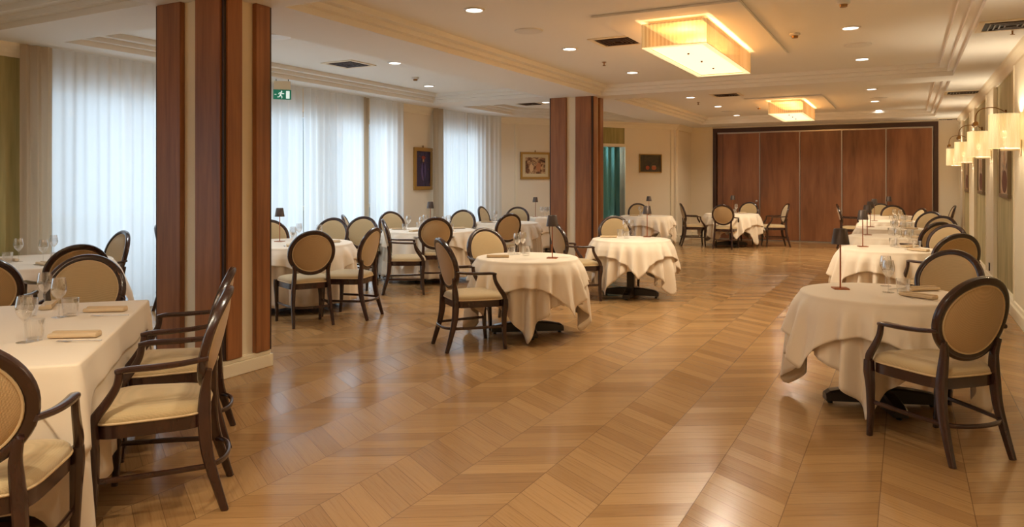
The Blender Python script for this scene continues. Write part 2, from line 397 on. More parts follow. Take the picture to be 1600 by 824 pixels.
# back wall around the partition
PX0, PX1, PZ = -4.42, .64, 2.80
m = MB().box(-5.1, YB, 0, PX0, YB+.25, ZS+.02); m.box(PX1, YB, 0, XR+.1, YB+.25, ZS+.02); m.box(PX0, YB, PZ+.08, PX1, YB+.25, ZS+.02); m.box(PX0, YB+.2, 0, PX1, YB+.25, PZ+.08)
struct(m.build('wall_back', 'wall', smooth=False))
profile_run('trim_8', CORN, (-5.0, YB), (PX0-.02, YB), 'cream', (0, -1))
profile_run('baseboard_back', BASE, (-5.0, YB), (PX0-.08, YB), 'cream', (0, -1))
m = MB(); m.box(PX0-.02, YB-.03, 0, PX0+.07, YB+.1, PZ+.08, .004); m.box(PX1-.07, YB-.03, 0, PX1+.02, YB+.1, PZ+.08, .004); m.box(PX0+.07, YB-.03, PZ-.02, PX1-.07, YB+.1, PZ+.08, .004)
struct(m.build('trim_9', 'dark_frame', smooth=False))
# partition
t = empty('folding_partition', ((PX0+PX1)/2, YB+.1, 0), 0, 'brown wood panelled folding partition closing the far end of the room', 'partition')
n = 5; x0 = PX0+.08; x1 = PX1-.08; pw = (x1-x0-.12)/n; ox = -(PX0+PX1)/2
for i in range(n):
    a = x0+.12*(i > 0)+(pw)*i+(0 if i else 0); b = x0+.12+pw*(i+1)
    p = MB().box(a+ox+.004, -.05, .03, b+ox-.012, .0, PZ-.06, .003).build('panel', 'part_wood', t, smooth=False)
    MB().box(b+ox-.026, -.062, .03, b+ox-.003, -.045, PZ-.06, .003).build('edge_strip', 'alu', p, smooth=False)
    if i == 0:
        MB().box(a+ox+.14, -.056, .03, a+ox+.147, -.05, PZ-.06).build('seam', 'dark_frame', p, smooth=False)
        hd = MB(); hd.lathe([(.0, 0), (.03, 0), (.03, .008), (.022, .012), (0, .012)], 20); ho = hd.build('lock', 'alu', p); ho.rotation_euler = (PI/2, 0, 0); ho.location = (b+ox-.09, -.05, 1.0)
MB().box(x0+ox, -.075, PZ-.06, x1+ox, -.03, PZ-.025, .003).build('top_track', 'alu', t, smooth=False)
MB().box(x0+ox, -.07, 0.001, x1+ox, .0, .024, .003).build('bottom_track', 'alu', t, smooth=False)
# back left corner wall (runs along the depth) and the slanted wall
struct(MB().box(-5.25, 17.98, 0, -5.02, YB+.25, ZS+.02).build('wall_corner', 'wall', smooth=False))
profile_run('trim_10', CORN, (-5.02, 18.0), (-5.02, YB), 'cream', (1, 0)); profile_run('baseboard_corner', BASE, (-5.02, 18.0), (-5.02, YB), 'cream', (1, 0))
dv = (DB-DA); DL = dv.length; dv.normalize(); ang = math.atan2(dv.y, dv.x); dn = Vector((dv.y, -dv.x))   # dn into the room
MD = Matrix.Translation((DA.x, DA.y, 0)) @ Matrix.Rotation(ang, 4, 'Z')    # local x along wall, local -y into the room
def along(px):   # distance along the slanted wall met by the sight line of a column
    k = (px-800)/F; # xc = k zc
    a = DA; num = -(a.x*ct+a.y*st) + k*(-a.x*st+a.y*ct); den = (dv.x*ct+dv.y*st) - k*(-dv.x*st+dv.y*ct); return num/den
d0, d1 = along(938), along(976); DT = 2.33
m = MB(); m.box(0, 0, 0, d0, .2, ZS+.02, mat=MD); m.box(d1, 0, 0, DL+.05, .2, ZS+.02, mat=MD)
struct(m.build('wall_slanted', 'wall', smooth=False))
struct(MB().box(d0, .01, DT, d1, .2, ZS+.02, mat=MD).build('wall_over_door', 'green', smooth=False))
m = MB(); m.box(d0-.06, -.03, 0, d0, .21, DT+.06, .005, MD); m.box(d1, -.03, 0, d1+.07, .21, DT+.06, .005, MD); m.box(d0, -.03, DT, d1, .21, DT+.07, .005, MD)
struct(m.build('trim_11', 'cream', smooth=False))
m = MB(); m.box(d0-.3, .8, 0, d1+1.0, .9, ZS, mat=MD); m.box(d0-.4, .2, 0, d0-.3, .9, ZS, mat=MD); m.box(d0-.3, .2, ZS-.1, d1+1, .9, ZS, mat=MD)
struct(m.build('wall_side_room', 'room', smooth=False))
pA = DA+dv*0; pB = DB
profile_run('trim_12', CORN, pA, pB, 'cream', (dn.x, dn.y)); 
e1 = DA+dv*(d0-.06); e2 = DA+dv*(d1+.07)
profile_run('baseboard_slanted', BASE, pA, e1, 'cream', (dn.x, dn.y)); profile_run('baseboard_slanted', BASE, e2, pB, 'cream', (dn.x, dn.y))
# small wall mouldings on the slanted wall
for s in (along(806), along(1049)):
    struct(MB().box(s-.03, -.025, .19, s+.03, 0, ZS-.13, .004, MD).build('trim_13', 'cream', smooth=False))
# left wall with window openings
WZ0, WZ1 = .05, 2.56
wins = [(4.5, 6.7), (6.85, 8.75), (8.9, 10.6), (11.95, 13.5)]
m = MB(); ys = [YN, -1.2, 1.8]
m.box(XL-.2, YN, 0, XL, -1.2, ZS+.02); m.box(XL-.2, -1.2, 0, XL, 1.8, .3); m.box(XL-.2, -1.2, 2.56, XL, 1.8, ZS+.02)
m.box(XL-.2, 1.8, 0, XL, 4.34, ZS+.02); 
struct(m.build('wall_left', 'green', smooth=False))
m = MB(); pr = 4.34
for a, b in wins:
    m.box(XL-.2, pr, 0, XL, a, ZS+.02); m.box(XL-.2, a, 0, XL, b, WZ0); m.box(XL-.2, a, WZ1, XL, b, ZS+.02); pr = b
m.box(XL-.2, pr, 0, XL, 13.8, ZS+.02)
struct(m.build('wall_window_side', 'wall', smooth=False))
profile_run('trim_14', CORN, (XL, YN), (XL, 4.34), 'cream', (1, 0)); profile_run('baseboard_left', BASE, (XL, YN), (XL, 4.34), 'cream', (1, 0))
profile_run('trim_15', CORN, (XL, 10.74), (XL, 11.8), 'cream', (1, 0)); profile_run('baseboard_left', BASE, (XL, 10.74), (XL, 11.8), 'cream', (1, 0))
for k, (a, b) in enumerate(wins+[(-1.2, 1.8)]):
    z0 = WZ0 if k < 4 else .3
    m = MB(); X = XL-.12
    m.box(X-.03, a, z0, X+.03, a+.06, WZ1); m.box(X-.03, b-.06, z0, X+.03, b, WZ1); m.box(X-.03, a, z0, X+.03, b, z0+.07); m.box(X-.03, a, WZ1-.07, X+.03, b, WZ1)
    m.box(X-.03, (a+b)/2-.04, z0, X+.03, (a+b)/2+.04, WZ1)
    wf = struct(m.build('window_%d' % (k+1), 'white', smooth=False))
    MB().box(X-.004, a+.06, z0+.07, X+.004, b-.06, WZ1-.07).build('pane', 'pane', wf, smooth=False)
struct(MB().box(-11.5, -3, -.5, -9.2, 22, -.12).build('floor_terrace', 'outside', smooth=False))
t = empty('terrace_parapet', (-10.6, 8, -.12), 0, 'pale terrace parapet faintly seen outside through the sheer curtains', 'parapet')
MB().box(-.08, -9, 0, .08, 9, 1.05).build('wall_panel', 'outside', t, smooth=False); MB().box(-.13, -9, 1.05, .13, 9, 1.13, .01).build('coping', 'white', t, smooth=False)

# columns
def column(yc, label):
    x0, x1, y0, y1 = -5.36, -4.55, yc-.25, yc+.25
    t = empty('column', ((x0+x1)/2, yc, 0), 0, label, 'column', 'wood panelled square columns'); X = (x1-x0)/2; Y = .25
    q = .045
    MB().box(-X+q, -Y+q, .13, X-q, Y-q, ZS, .003).build('core', 'cream', t, smooth=False)
    m = MB(); m.box(-X, -Y, 0, X, Y, .10, .004); m.box(-X+.012, -Y+.012, .10, X-.012, Y-.012, .135, .006); m.build('plinth', 'cream', t, smooth=False)
    for sx in (-1, 1):
        for sy in (-1, 1):
            # boards flank the cream strip; set back from the corner leaving a dark groove
            xa, xb = sorted((sx*(X-.035), sx*(.085))); ya, yb = sorted((sy*Y, sy*(Y-q)))
            MB().box(xa, ya, .135, xb, yb, ZS, .004).build('wood_board', 'column_wood', t, smooth=False)
            ya, yb = sorted((sy*(Y-.035), sy*.068)); xa, xb = sorted((sx*X, sx*(X-q)))
            MB().box(xa, ya, .135, xb, yb, ZS, .004).build('wood_board', 'column_wood', t, smooth=False)
            xa, xb = sorted((sx*(X-.012), sx*(X-.05))); ya, yb = sorted((sy*(Y-.012), sy*(Y-.05)))
            MB().box(xa, ya, .135, xb, yb, ZS-.001).build('corner_groove', 'column_dark', t, smooth=False)
column(4.13, 'near square column panelled in dark wood with cream strips, left of frame')
column(11.6, 'far square column panelled in brown wood behind the round tables')

# ---------------------------------------------------------------- curtains
def curtain(name, path, z0, z1, amp, wl, mat, label, cat='curtain', group=None, seed=0, gather=0):
    rnd = random.Random(seed); pts = [Vector(p) for p in path]; seg = [(pts[i+1]-pts[i]).length for i in range(len(pts)-1)]; L = sum(seg)
    N = int(L/wl*8); ph = [rnd.uniform(0, 6.28) for _ in range(5)]; rows = []
    def at(s):
        for i, g in enumerate(seg):
            if s <= g or i == len(seg)-1:
                d = (pts[i+1]-pts[i])/g; return pts[i]+d*s, Vector((-d.y, d.x))
            s -= g
    K = 10
    for k in range(K+1):
        f = k/K; z = z1+(z0-z1)*f; row = []
        for j in range(N+1):
            s = L*j/N
            w = math.sin(2*PI*s/wl+1.3*math.sin(s*2.1+ph[0])+.25*math.sin(s*5+ph[1]+f*1.5))
            a = amp*(.75+.45*math.sin(s*1.3+ph[2]))*(1-.25*f)
            s2 = s+gather*f*f*math.sin(PI*s/L*1.0)*.0
            p, nn = at(min(max(s2, 0), L)); q = p+nn*(a*w+.012*math.sin(s*17+ph[3]+2*f))
            row.append((q.x, q.y, z))
        rows.append(row)
    m = MB(); m.rings(rows, closed_u=False); o = m.build(name, mat)
    o.location = (0, 0, 0); tag(o, label, cat, group); return o
SH = 'sheer curtains along the windows'
curtain('sheer_curtain', [(-7.93, 4.56), (-7.93, 6.55)], .02, ZS-.01, .032, .13, 'sheer', 'white sheer curtain next to the beige drape in the left corner', group=SH, seed=1)
curtain('sheer_curtain', [(-7.95, 6.60), (-7.95, 8.2)], .02, ZS-.01, .03, .15, 'sheer', 'white sheer curtain hanging just right of the near column behind the exit sign', group=SH, seed=2)
curtain('sheer_curtain', [(-7.93, 8.25), (-7.93, 9.62)], .02, ZS-.01, .03, .14, 'sheer', 'white sheer curtain in the middle of the wide window', group=SH, seed=3)
curtain('sheer_curtain', [(-7.93, 9.82), (-7.93, 10.72)], .02, ZS-.01, .03, .14, 'sheer', 'white sheer curtain just left of the tall blue painting', group=SH, seed=4)
curtain('sheer_curtain', [(-7.93, 11.95), (-7.93, 12.85)], .02, ZS-.01, .03, .13, 'sheer', 'white sheer curtain of the far window, right of the tall blue painting', group=SH, seed=5)
curtain('sheer_curtain', [(-7.93, 12.88), (-7.93, 13.35), (-7.72, 13.95)], .02, ZS-.01, .03, .13, 'sheer', 'white sheer curtain of the far window beside the slanted wall', group=SH, seed=6)
DR = 'beige side drapes'
curtain('beige_drape', [(-7.96, 4.26), (-7.93, 4.56)], .02, ZS-.01, .06, .095, 'drape', 'beige drape beside the green wall at far left', group=DR, seed=7)
curtain('beige_drape', [(-7.99, 9.64), (-7.99, 9.83)], .02, ZS-.01, .03, .1, 'drape', 'narrow grey-beige drape between two sheers of the wide window', group=DR, seed=8)
curtain('beige_drape', [(-7.97, 11.74), (-7.94, 11.98)], .02, ZS-.01, .035, .12, 'drape', 'narrow beige drape at the left edge of the far window', group=DR, seed=9)
tp0 = DA+dv*(d0-.2)-dn*.33; tp1 = DA+dv*(d1+.3)-dn*.33
curtain('teal_curtain', [tp0, tp1], .02, 2.6, .04, .16, 'teal', 'teal curtain hanging inside the doorway beside the far column', seed=11)

# ---------------------------------------------------------------- ceiling fittings
def lampdata(kind, name, loc, energy, col=WARM, size=.05, spot=None, rot=None, parent=None, blend=.7):
    l = bpy.data.lights.new(name, kind); l.energy = energy; l.color = col
    if kind in ('POINT', 'SPOT'): l.shadow_soft_size = size
    if kind == 'SPOT': l.spot_size = spot; l.spot_blend = blend
    o = bpy.data.objects.new(name, l); o.location = loc; C.objects.link(o)
    if rot: o.rotation_euler = rot
    if parent: o.parent = parent
    return o
dproto = empty('recessed_downlight', (0, 0, 0), 0, 'x', 'ceiling light')
MB().lathe([(.072, -.0005), (.098, -.0005), (.095, -.010), (.078, -.012), (.072, -.004)], 28).build('trim_ring', 'white', dproto)
MB().lathe([(0, -.003), (.073, -.003), (.073, -.0045), (0, -.0045)], 28).build('lens', 'downlight', dproto)
downs = [
    (741, 15, 'lit round downlight nearest the camera, top centre of the ceiling', 1), (890, 76, 'lit round downlight between speaker and black ceiling vent', 1),
    (988, 113, 'lit round downlight left below the near pleated ceiling lamp', 1), (1329, 43, 'lit round downlight above the round speaker, right of the near ceiling lamp', 1),
    (1347, 92, 'lit round downlight below the round speaker, right of the near ceiling lamp', 1),
    (1079, 152, 'leftmost lit downlight of the far ceiling bay', 1), (1122, 166, 'middle lit downlight left of the far pleated lamp', 1), (1151, 180, 'small lit downlight closest to the folding partition, left of the far pleated lamp', 1),
    (1362, 139, 'nearest lit downlight right of the far pleated lamp', 1), (1367, 158, 'second lit downlight right of the far pleated lamp', 1), (1373, 172, 'third lit downlight right of the far pleated lamp, above the partition', 1),
    (617, 98, 'white downlight beside the ceiling vent in the window bay', 0), (670, 134, 'small white downlight beyond the smoke detector in the window bay', 0)]
for px, py, lab, on in downs:
    p = P(px, py, ZC); o = inst(dproto, USED, p, 0, lab, 'round recessed downlights')
    lampdata('SPOT', 'downlight_lamp', (p.x, p.y, ZC-.02), DOWN_W*(1 if on else 1.5), WARM if on else (.86, .94, 1), .05, math.radians(130), (0, 0, 0), blend=1)
for x, y in ((-.6, 1.2), (-2.2, 2.9), (-.3, 3.0)):  # added out of view to lift the light near the camera
    p = (x, y, ZC); inst(dproto, USED, p, 0, 'round recessed downlight added unseen above the camera to brighten the near room', 'added downlights above the camera')
    lampdata('SPOT', 'downlight_lamp', (x, y, ZC-.02), DOWN_W, WARM, .05, math.radians(130), (0, 0, 0), blend=1)
for x, y in ((-6.5, 5.3), (-6.5, 1.6), (-6.5, -.4), (-6.3, 13.2)):  # extra cool lamps out of sight, added to brighten this bay
    inst(dproto, USED, (x, y, ZC), 0, 'round recessed downlight added out of sight to brighten the window bay', 'added unseen window bay downlights')
    lampdata('SPOT', 'downlight_lamp', (x, y, ZC-.02), DOWN_W*1.5, (.86, .94, 1), .05, math.radians(140), (0, 0, 0), blend=1)
for k, (px, py, z, lab) in enumerate([(826, 48, ZC, 'round ceiling speaker left of the black vent'), (1340, 70, ZC, 'round ceiling speaker between two lit downlights'),
        (432, 57, ZC, 'pale round ceiling speaker just right of the near column'), (1373, 153, ZC, 'thin round ceiling speaker in the far bay, right of the far lamp'), (1138, 174, ZC, 'round ceiling speaker in the far bay, left of the far lamp')]):
    if k == 0:
        sp = empty('ceiling_speaker', (0, 0, 0), 0, 'x', 'speaker')
        MB().lathe([(.12, -.0005), (.15, -.0005), (.148, -.009), (.125, -.012)], 32).build('rim', 'white', sp); MB().lathe([(0, -.004), (.125, -.004), (.125, -.008), (0, -.009)], 32).build('grille', 'speaker', sp)
    inst(sp, USED, P(px, py, z), 0, lab, 'round ceiling speakers')
def vent():
    v = empty('ceiling_vent', (0, 0, 0), 0, 'x', 'vent')
    m = MB(); s = .26
    def fr(m, a, b, z0, z1): m.box(-a, -a, z0, a, -b, z1); m.box(-a, b, z0, a, a, z1); m.box(-a, -b, z0, -b, b, z1); m.box(b, -b, z0, a, b, z1)
    fr(m, s, s-.045, -.012, -.0005); m.build('frame', 'cream', v, smooth=False)
    MB().box(-s+.045, -s+.045, -.003, s-.045, s-.045, -.0005).build('backing', 'grille', v, smooth=False)
    m = MB()
    for a in (.175, .135, .095, .055): fr(m, a, a-.012, -.016, -.003)
    m.build('louvre', 'dark_frame', v, smooth=False); return v
vp = vent()
for px, py, z, lab in [(965, 64, ZC, 'square black-louvred vent left of the near pleated ceiling lamp'), (1580, 38, ZS, 'square louvred vent at top right by the right wall'),
        (545, 100, ZC, 'square louvred vent in the window bay ceiling'), (1505, 144, ZS, 'square vent in the border over the right-hand wall lamps'), (1484, 186, ZS, 'square vent beside the right end of the partition'),
        (1135, 148, ZC, 'square vent in the far bay beyond the ceiling beam'), (1204, 184, ZC, 'square vent just left of the far pleated lamp'), (828, 162, ZC, 'square vent left of the far column in the window bay')]:
    inst(vp, USED, P(px, py, z), 0, lab, 'square ceiling vents')
dt = None
for px, py, z, lab in [(1242, 52, ZC, 'brass-coloured smoke detector right of the near pleated lamp'), (649, 121, ZC, 'smoke detector in the window bay ceiling'), (1318, 2, ZC, 'smoke detector at the top edge, above the right downlights'), (1186, 167, ZC, 'smoke detector left of the far pleated lamp')]:
    if dt is None:
        dt = empty('smoke_detector', (0, 0, 0), 0, 'x', 'smoke detector')
        MB().lathe([(0, -.0005), (.055, -.0005), (.055, -.02), (.045, -.028), (0, -.028)], 24).build('base', 'white', dt); MB().lathe([(0, -.028), (.035, -.028), (.03, -.05), (0, -.053)], 24).build('sensor', 'brass', dt)
    inst(dt, USED, P(px, py, z), 0, lab, 'smoke detectors')
sk = None
for px, py, z, lab in [(944, 97, ZC, 'small sprinkler head below the black vent'), (1582, 46, ZS, 'small sprinkler head under the top right vent'), (1091, 160, ZC, 'small sprinkler head in the far bay')]:
    if sk is None:
        sk = empty('sprinkler_head', (0, 0, 0), 0, 'x', 'sprinkler')
        MB().lathe([(0, -.0005), (.03, -.0005), (.028, -.006), (.008, -.01), (.007, -.045), (0, -.045)], 16).build('body', 'brass', sk); MB().lathe([(0, -.046), (.02, -.045), (.02, -.05), (0, -.05)], 16).build('deflector', 'brass', sk)
    inst(sk, USED, P(px, py, z), 0, lab, 'sprinkler heads')

# pleated ceiling lamps
def chandelier(cx, cy, wx, wy, label, zb=2.80, zt=3.03):
    t = empty('pleated_ceiling_lamp', (cx, cy, ZC), 0, label, 'ceiling lamp', 'pleated ceiling lamps')
    a, b = wx/2, wy/2; zb -= ZC; zt -= ZC
    MB().box(-a-.38, -b-.38, -.022, a+.38, b+.38, -.0005, .006).build('ceiling_plate', 'ceil', t, smooth=False)
    MB().box(-a+.05, -b+.05, -.05, a-.05, b-.05, -.022).build('canopy', 'cream', t, smooth=False)
    # pleated skirt
    pts = []; st_ = .018
    def run(x0, y0, x1, y1, nx, ny):
        L = math.hypot(x1-x0, y1-y0); n = int(L/st_)//2*2
        for i in range(n):
            f = i/n; o = .009 if i % 2 else 0; pts.append((x0+(x1-x0)*f+nx*o, y0+(y1-y0)*f+ny*o))
    run(-a, -b, a, -b, 0, -1); run(a, -b, a, b, 1, 0); run(a, b, -a, b, 0, 1); run(-a, b, -a, -b, -1, 0)
    m = MB(); inner = [(x*(1-.008/a), y*(1-.008/b)) for x, y in pts]
    m.rings([[(x, y, zb) for x, y in pts], [(x, y, zt) for x, y in pts], [(x, y, zt) for x, y in inner], [(x, y, zb) for x, y in inner]], closed_v=True)
    m.build('pleated_shade', 'chand', t, smooth=False)
    m = MB(); fr = [(-a, -b, a, -b+.05), (-a, b-.05, a, b), (-a, -b+.05, -a+.05, b-.05), (a-.05, -b+.05, a, b-.05)]
    for x0, y0, x1, y1 in fr: m.box(x0, y0, zb-.006, x1, y1, zb+.004)
    m.build('bottom_rim', emis('rim_lit', (1, .78, .42), .9), t, smooth=False)
    d = MB().box(-a+.05, -b+.05, zb+.012, a-.05, b-.05, zb+.018).build('diffuser', 'chand_bot', t, smooth=False)
    for q in (-.5, 0, .5): MB().lathe([(0, zb+.012), (.012, zb+.010), (.01, zb-.004), (0, zb-.006)], 12, (0, q*b, 0)).build('finial', 'brass', t)
    for q in (-.62, 0, .62):
        lampdata('POINT', 'bulb', (cx, cy+q*b, 2.86), CHAND_W*1.25, (1, .58, .24), .02)
        lampdata('SPOT', 'bulb_down', (cx, cy+q*b, 2.785), CHAND_W*2.2, WARM, .02, math.radians(165), (0, 0, 0), blend=1)
c = [P(1003.7, zc=7.16), P(1106, zc=6.86), P(1172, zc=8.88), P(1088, zc=9.04)]
print('CH1', c); c2 = [P(1200, zc=1495/106), P(1256, zc=1495/108.2), P(1272, zc=1495/95.4), P(1224.4, zc=1495/94.3)]; print('CH2', c2)
def cdim(c): return sum(p.x for p in c)/4, sum(p.y for p in c)/4, ((c[1].x-c[0].x)+(c[2].x-c[3].x))/2, ((c[3].y-c[0].y)+(c[2].y-c[1].y))/2
d = cdim(c); chandelier(d[0], d[1], d[2], d[3], 'large lit rectangular ceiling lamp with pleated cream shade, nearer of two')
chandelier(d[0], .3, d[2], d[3], 'pleated rectangular ceiling lamp added unseen above the camera as fill')  # lamp row continued into the unseen near bay, added as fill light
d2 = cdim(c2); chandelier(d2[0], d2[1], d[2], min(d[3], d2[3]), 'lit rectangular pleated ceiling lamp in the far bay before the partition')

# exit sign
p = P(441, 132, 2.9); sg = empty('exit_sign', (-7.62, 0, 2.9), 0, 'green emergency exit sign with running figure hanging before the sheer curtain', 'exit sign')
k = (441-800)/F; yy = (k*7.62*st+7.62*ct)/(k*ct-st)*-1 if False else None
# solve y on the plane x = -7.62
X = -7.62; yy = (X*ct+k*X*st)/(k*ct-st); sg.scale = (.85,)*3; sg.location = (X, yy, ZS); sg.rotation_euler = (0, 0, TH+.25)
MB().box(-.13, -.02, -.17, .13, .02, -.03, .005).build('housing', 'cream', sg, smooth=False)
m = MB(); m.box(-.1, -.01, -.03, -.09, .01, 0); m.box(.09, -.01, -.03, .1, .01, 0); m.build('hanger', 'black', sg, smooth=False)
pl = MB().box(-.14, -.006, -.33, .14, .006, -.17, .003).build('panel', 'signgreen', sg, smooth=False)
m = MB()
m.box(.06, -.009, -.315, .115, -.006, -.19)                                  # doorway
m.lathe([(0, 0), (.012, 0), (.012, .002), (0, .002)], 12, (0, 0, 0))
for v in m.bm.verts[-48:]: v.co = (v.co.x-.01, -.0065-v.co.z, v.co.y-.2)
for a, b, w in [((-.012, -.215), (-.03, -.262), .011), ((-.03, -.262), (-.002, -.285), .007), ((-.002, -.285), (-.008, -.312), .006), ((-.03, -.262), (-.05, -.29), .007), ((-.05, -.29), (-.075, -.292), .006),
                ((-.014, -.218), (.012, -.24), .005), ((.012, -.24), (.03, -.232), .005), ((-.014, -.218), (-.045, -.222), .005), ((-.045, -.222), (-.055, -.245), .005), ((-.12, -.25), (-.09, -.25), .006)]:
    m.sweep([(a[0], -.0075, a[1]), (b[0], -.0075, b[1])], (w, .0012), 6, ref=(0, 1, 0))
m.build('pictogram', 'signwhite', pl, smooth=False)

# ---------------------------------------------------------------- pictures
def picture(name, loc, rz, w, h, frame, fw, art, label, matw=0, hook=True, extra=None, group=None):
    t = empty(name, loc, rz, label, 'painting', group)      # local -y faces the room, origin at bottom centre
    m = MB()
    for x0, z0, x1, z1 in ((-w/2, 0, w/2, fw), (-w/2, h-fw, w/2, h), (-w/2, fw, -w/2+fw, h-fw), (w/2-fw, fw, w/2, h-fw)):
        m.box(x0, -.04, z0, x1, 0, z1, .006)
    m.box(-w/2+fw-.004, -.028, fw-.004, w/2-fw+.004, -.003, h-fw+.004) if False else None
    m.build('frame', frame, t, smooth=False)
    i = fw
    if matw:
        mm = MB()
        for x0, z0, x1, z1 in ((-w/2+fw, fw, w/2-fw, fw+matw), (-w/2+fw, h-fw-matw, w/2-fw, h-fw), (-w/2+fw, fw+matw, -w/2+fw+matw, h-fw-matw), (w/2-fw-matw, fw+matw, w/2-fw, h-fw-matw)):
            mm.box(x0, -.03, z0, x1, -.006, z1)
        mm.build('mount', 'mat', t, smooth=False); i = fw+matw
    cv = MB().box(-w/2+i-.002, -.022, i-.002, w/2-i+.002, -.004, h-i+.002).build('canvas', art, t, smooth=False)
    if extra:
        for col, x, z, rx, rz_ in extra:
            b = MB(); n = 20; b.rings([[(x+rx*math.cos(2*PI*j/n), -.0245, z+rz_*math.sin(2*PI*j/n)) for j in range(n)], [(x+rx*math.cos(2*PI*j/n), -.020, z+rz_*math.sin(2*PI*j/n)) for j in range(n)]], caps=True)
            b.build('brushwork', col, cv, smooth=False)
    if hook: MB().lathe([(0, h), (.012, h), (.012, h+.03), (0, h+.05)], 10, (0, -.015, 0)).build('hook', 'brass', t)
    return t
A1 = paint('blue_canvas', [(.3, srgb(26, 20, 44)), (.5, srgb(58, 46, 84)), (.62, srgb(40, 34, 70)), (.75, srgb(150, 96, 70))], 7, 1.5)
A2 = paint('sepia_canvas', [(.3, srgb(60, 36, 24)), (.45, srgb(130, 84, 54)), (.58, srgb(214, 176, 130)), (.7, srgb(90, 56, 38))], 5, 2.5)
A3 = paint('dark_canvas', [(.3, srgb(36, 30, 20)), (.7, srgb(80, 66, 40))], 6, 1)
A4 = paint('portrait_canvas', [(.3, srgb(84, 60, 44)), (.5, srgb(226, 204, 176)), (.62, srgb(190, 150, 116)), (.75, srgb(90, 50, 40))], 3.2, 1.5)
def flat(name, c): return simple(name, c, .6)
kx = (660-800)/F; yp = (-8.1*ct+kx*-8.1*st)/(kx*ct-st); zcp = 8.1*st+yp*ct
hp = 66*zcp/F; zb = H-(297-HY)*zcp/F
picture('tall_painting', (XL, yp, zb), PI/2, .60, hp, 'gold', .07, A1, 'tall gold-framed painting of a purple-blue figure between the windows',
        extra=[(flat('figure_red', srgb(150, 60, 50)), 0, hp-.19, .06, .035), (flat('figure_skin', srgb(190, 150, 120)), 0, hp-.26, .028, .05), (flat('figure_robe', srgb(90, 72, 120)), 0, hp*.45, .08, .18), (flat('figure_light', srgb(170, 150, 150)), .01, hp*.4, .015, .15)])
s = (along(812)+along(859))/2; w2 = along(859)-along(812); q = DA+dv*s; zc2 = -q.x*st+q.y*ct
picture('sepia_painting', (q.x, q.y, H-(280-HY)*zc2/F), ang, w2*.98, 42*zc2/F, 'gold', .05, A2, 'gold-framed sepia painting of reclining figures left of the far column', matw=.07,
        extra=[(flat('sepia_light', srgb(222, 184, 140)), -.1, .25, .05, .09), (flat('sepia_tone', srgb(190, 130, 90)), .08, .27, .06, .1)])
s = (along(998)+along(1033))/2; w3 = along(1033)-along(998); q = DA+dv*s; zc3 = -q.x*st+q.y*ct
picture('still_life_painting', (q.x, q.y, H-(270-HY)*zc3/F), ang, w3, 29*zc3/F, 'gold', .022, A3, 'small dark still life with reddish fruit bowls on the cream wall', hook=False,
        extra=[(flat('fruit_red', srgb(170, 74, 40)), -.09, .12, .055, .05), (flat('fruit_orange', srgb(180, 100, 60)), .1, .12, .07, .055), (flat('fruit_rim', srgb(190, 150, 110)), .1, .165, .06, .012)])
for yc, lab in ((10.9, 'brown and cream portrait picture nearest on the right wall, below the big wall lamp'), (14.12, 'second silver-framed picture along the right wall'), (17.2, 'farthest framed picture on the right wall by the partition')):
    picture('wall_picture', (XR, yc, 1.30), -PI/2, .95, .76, 'silver', .05, A4, lab, hook=False, group='pictures along the right wall',
            extra=[(flat('portrait_face', srgb(200, 160, 130)), -.02, .5, .07, .1), (flat('portrait_dress', srgb(110, 66, 52)), .0, .2, .25, .14)])
    t = empty('picture_light', (XR, yc, 2.36), 0, 'curved brass picture light above the ' + {10.9: 'nearest', 14.12: 'second', 17.2: 'farthest'}[yc] + ' right-wall picture', 'picture light', 'brass picture lights')
    MB().lathe([(0, 0), (.03, 0), (.03, .02), (0, .02)], 16).build('wall_plate', 'brass', t).rotation_euler = (0, -PI/2, 0)
    MB().sweep(smoothpath([(-.01, 0, 0), (-.12, 0, .06), (-.26, 0, .05), (-.32, 0, -.02), (-.33, 0, -.12)], 5), (.006, .006), 8, ref=(0, 1, 0)).build('arm', 'brass', t)
    MB().sweep([(-.33, -.11, -.14), (-.33, .11, -.14)], (.028, .028), 14).build('lamp_head', 'brass', t)
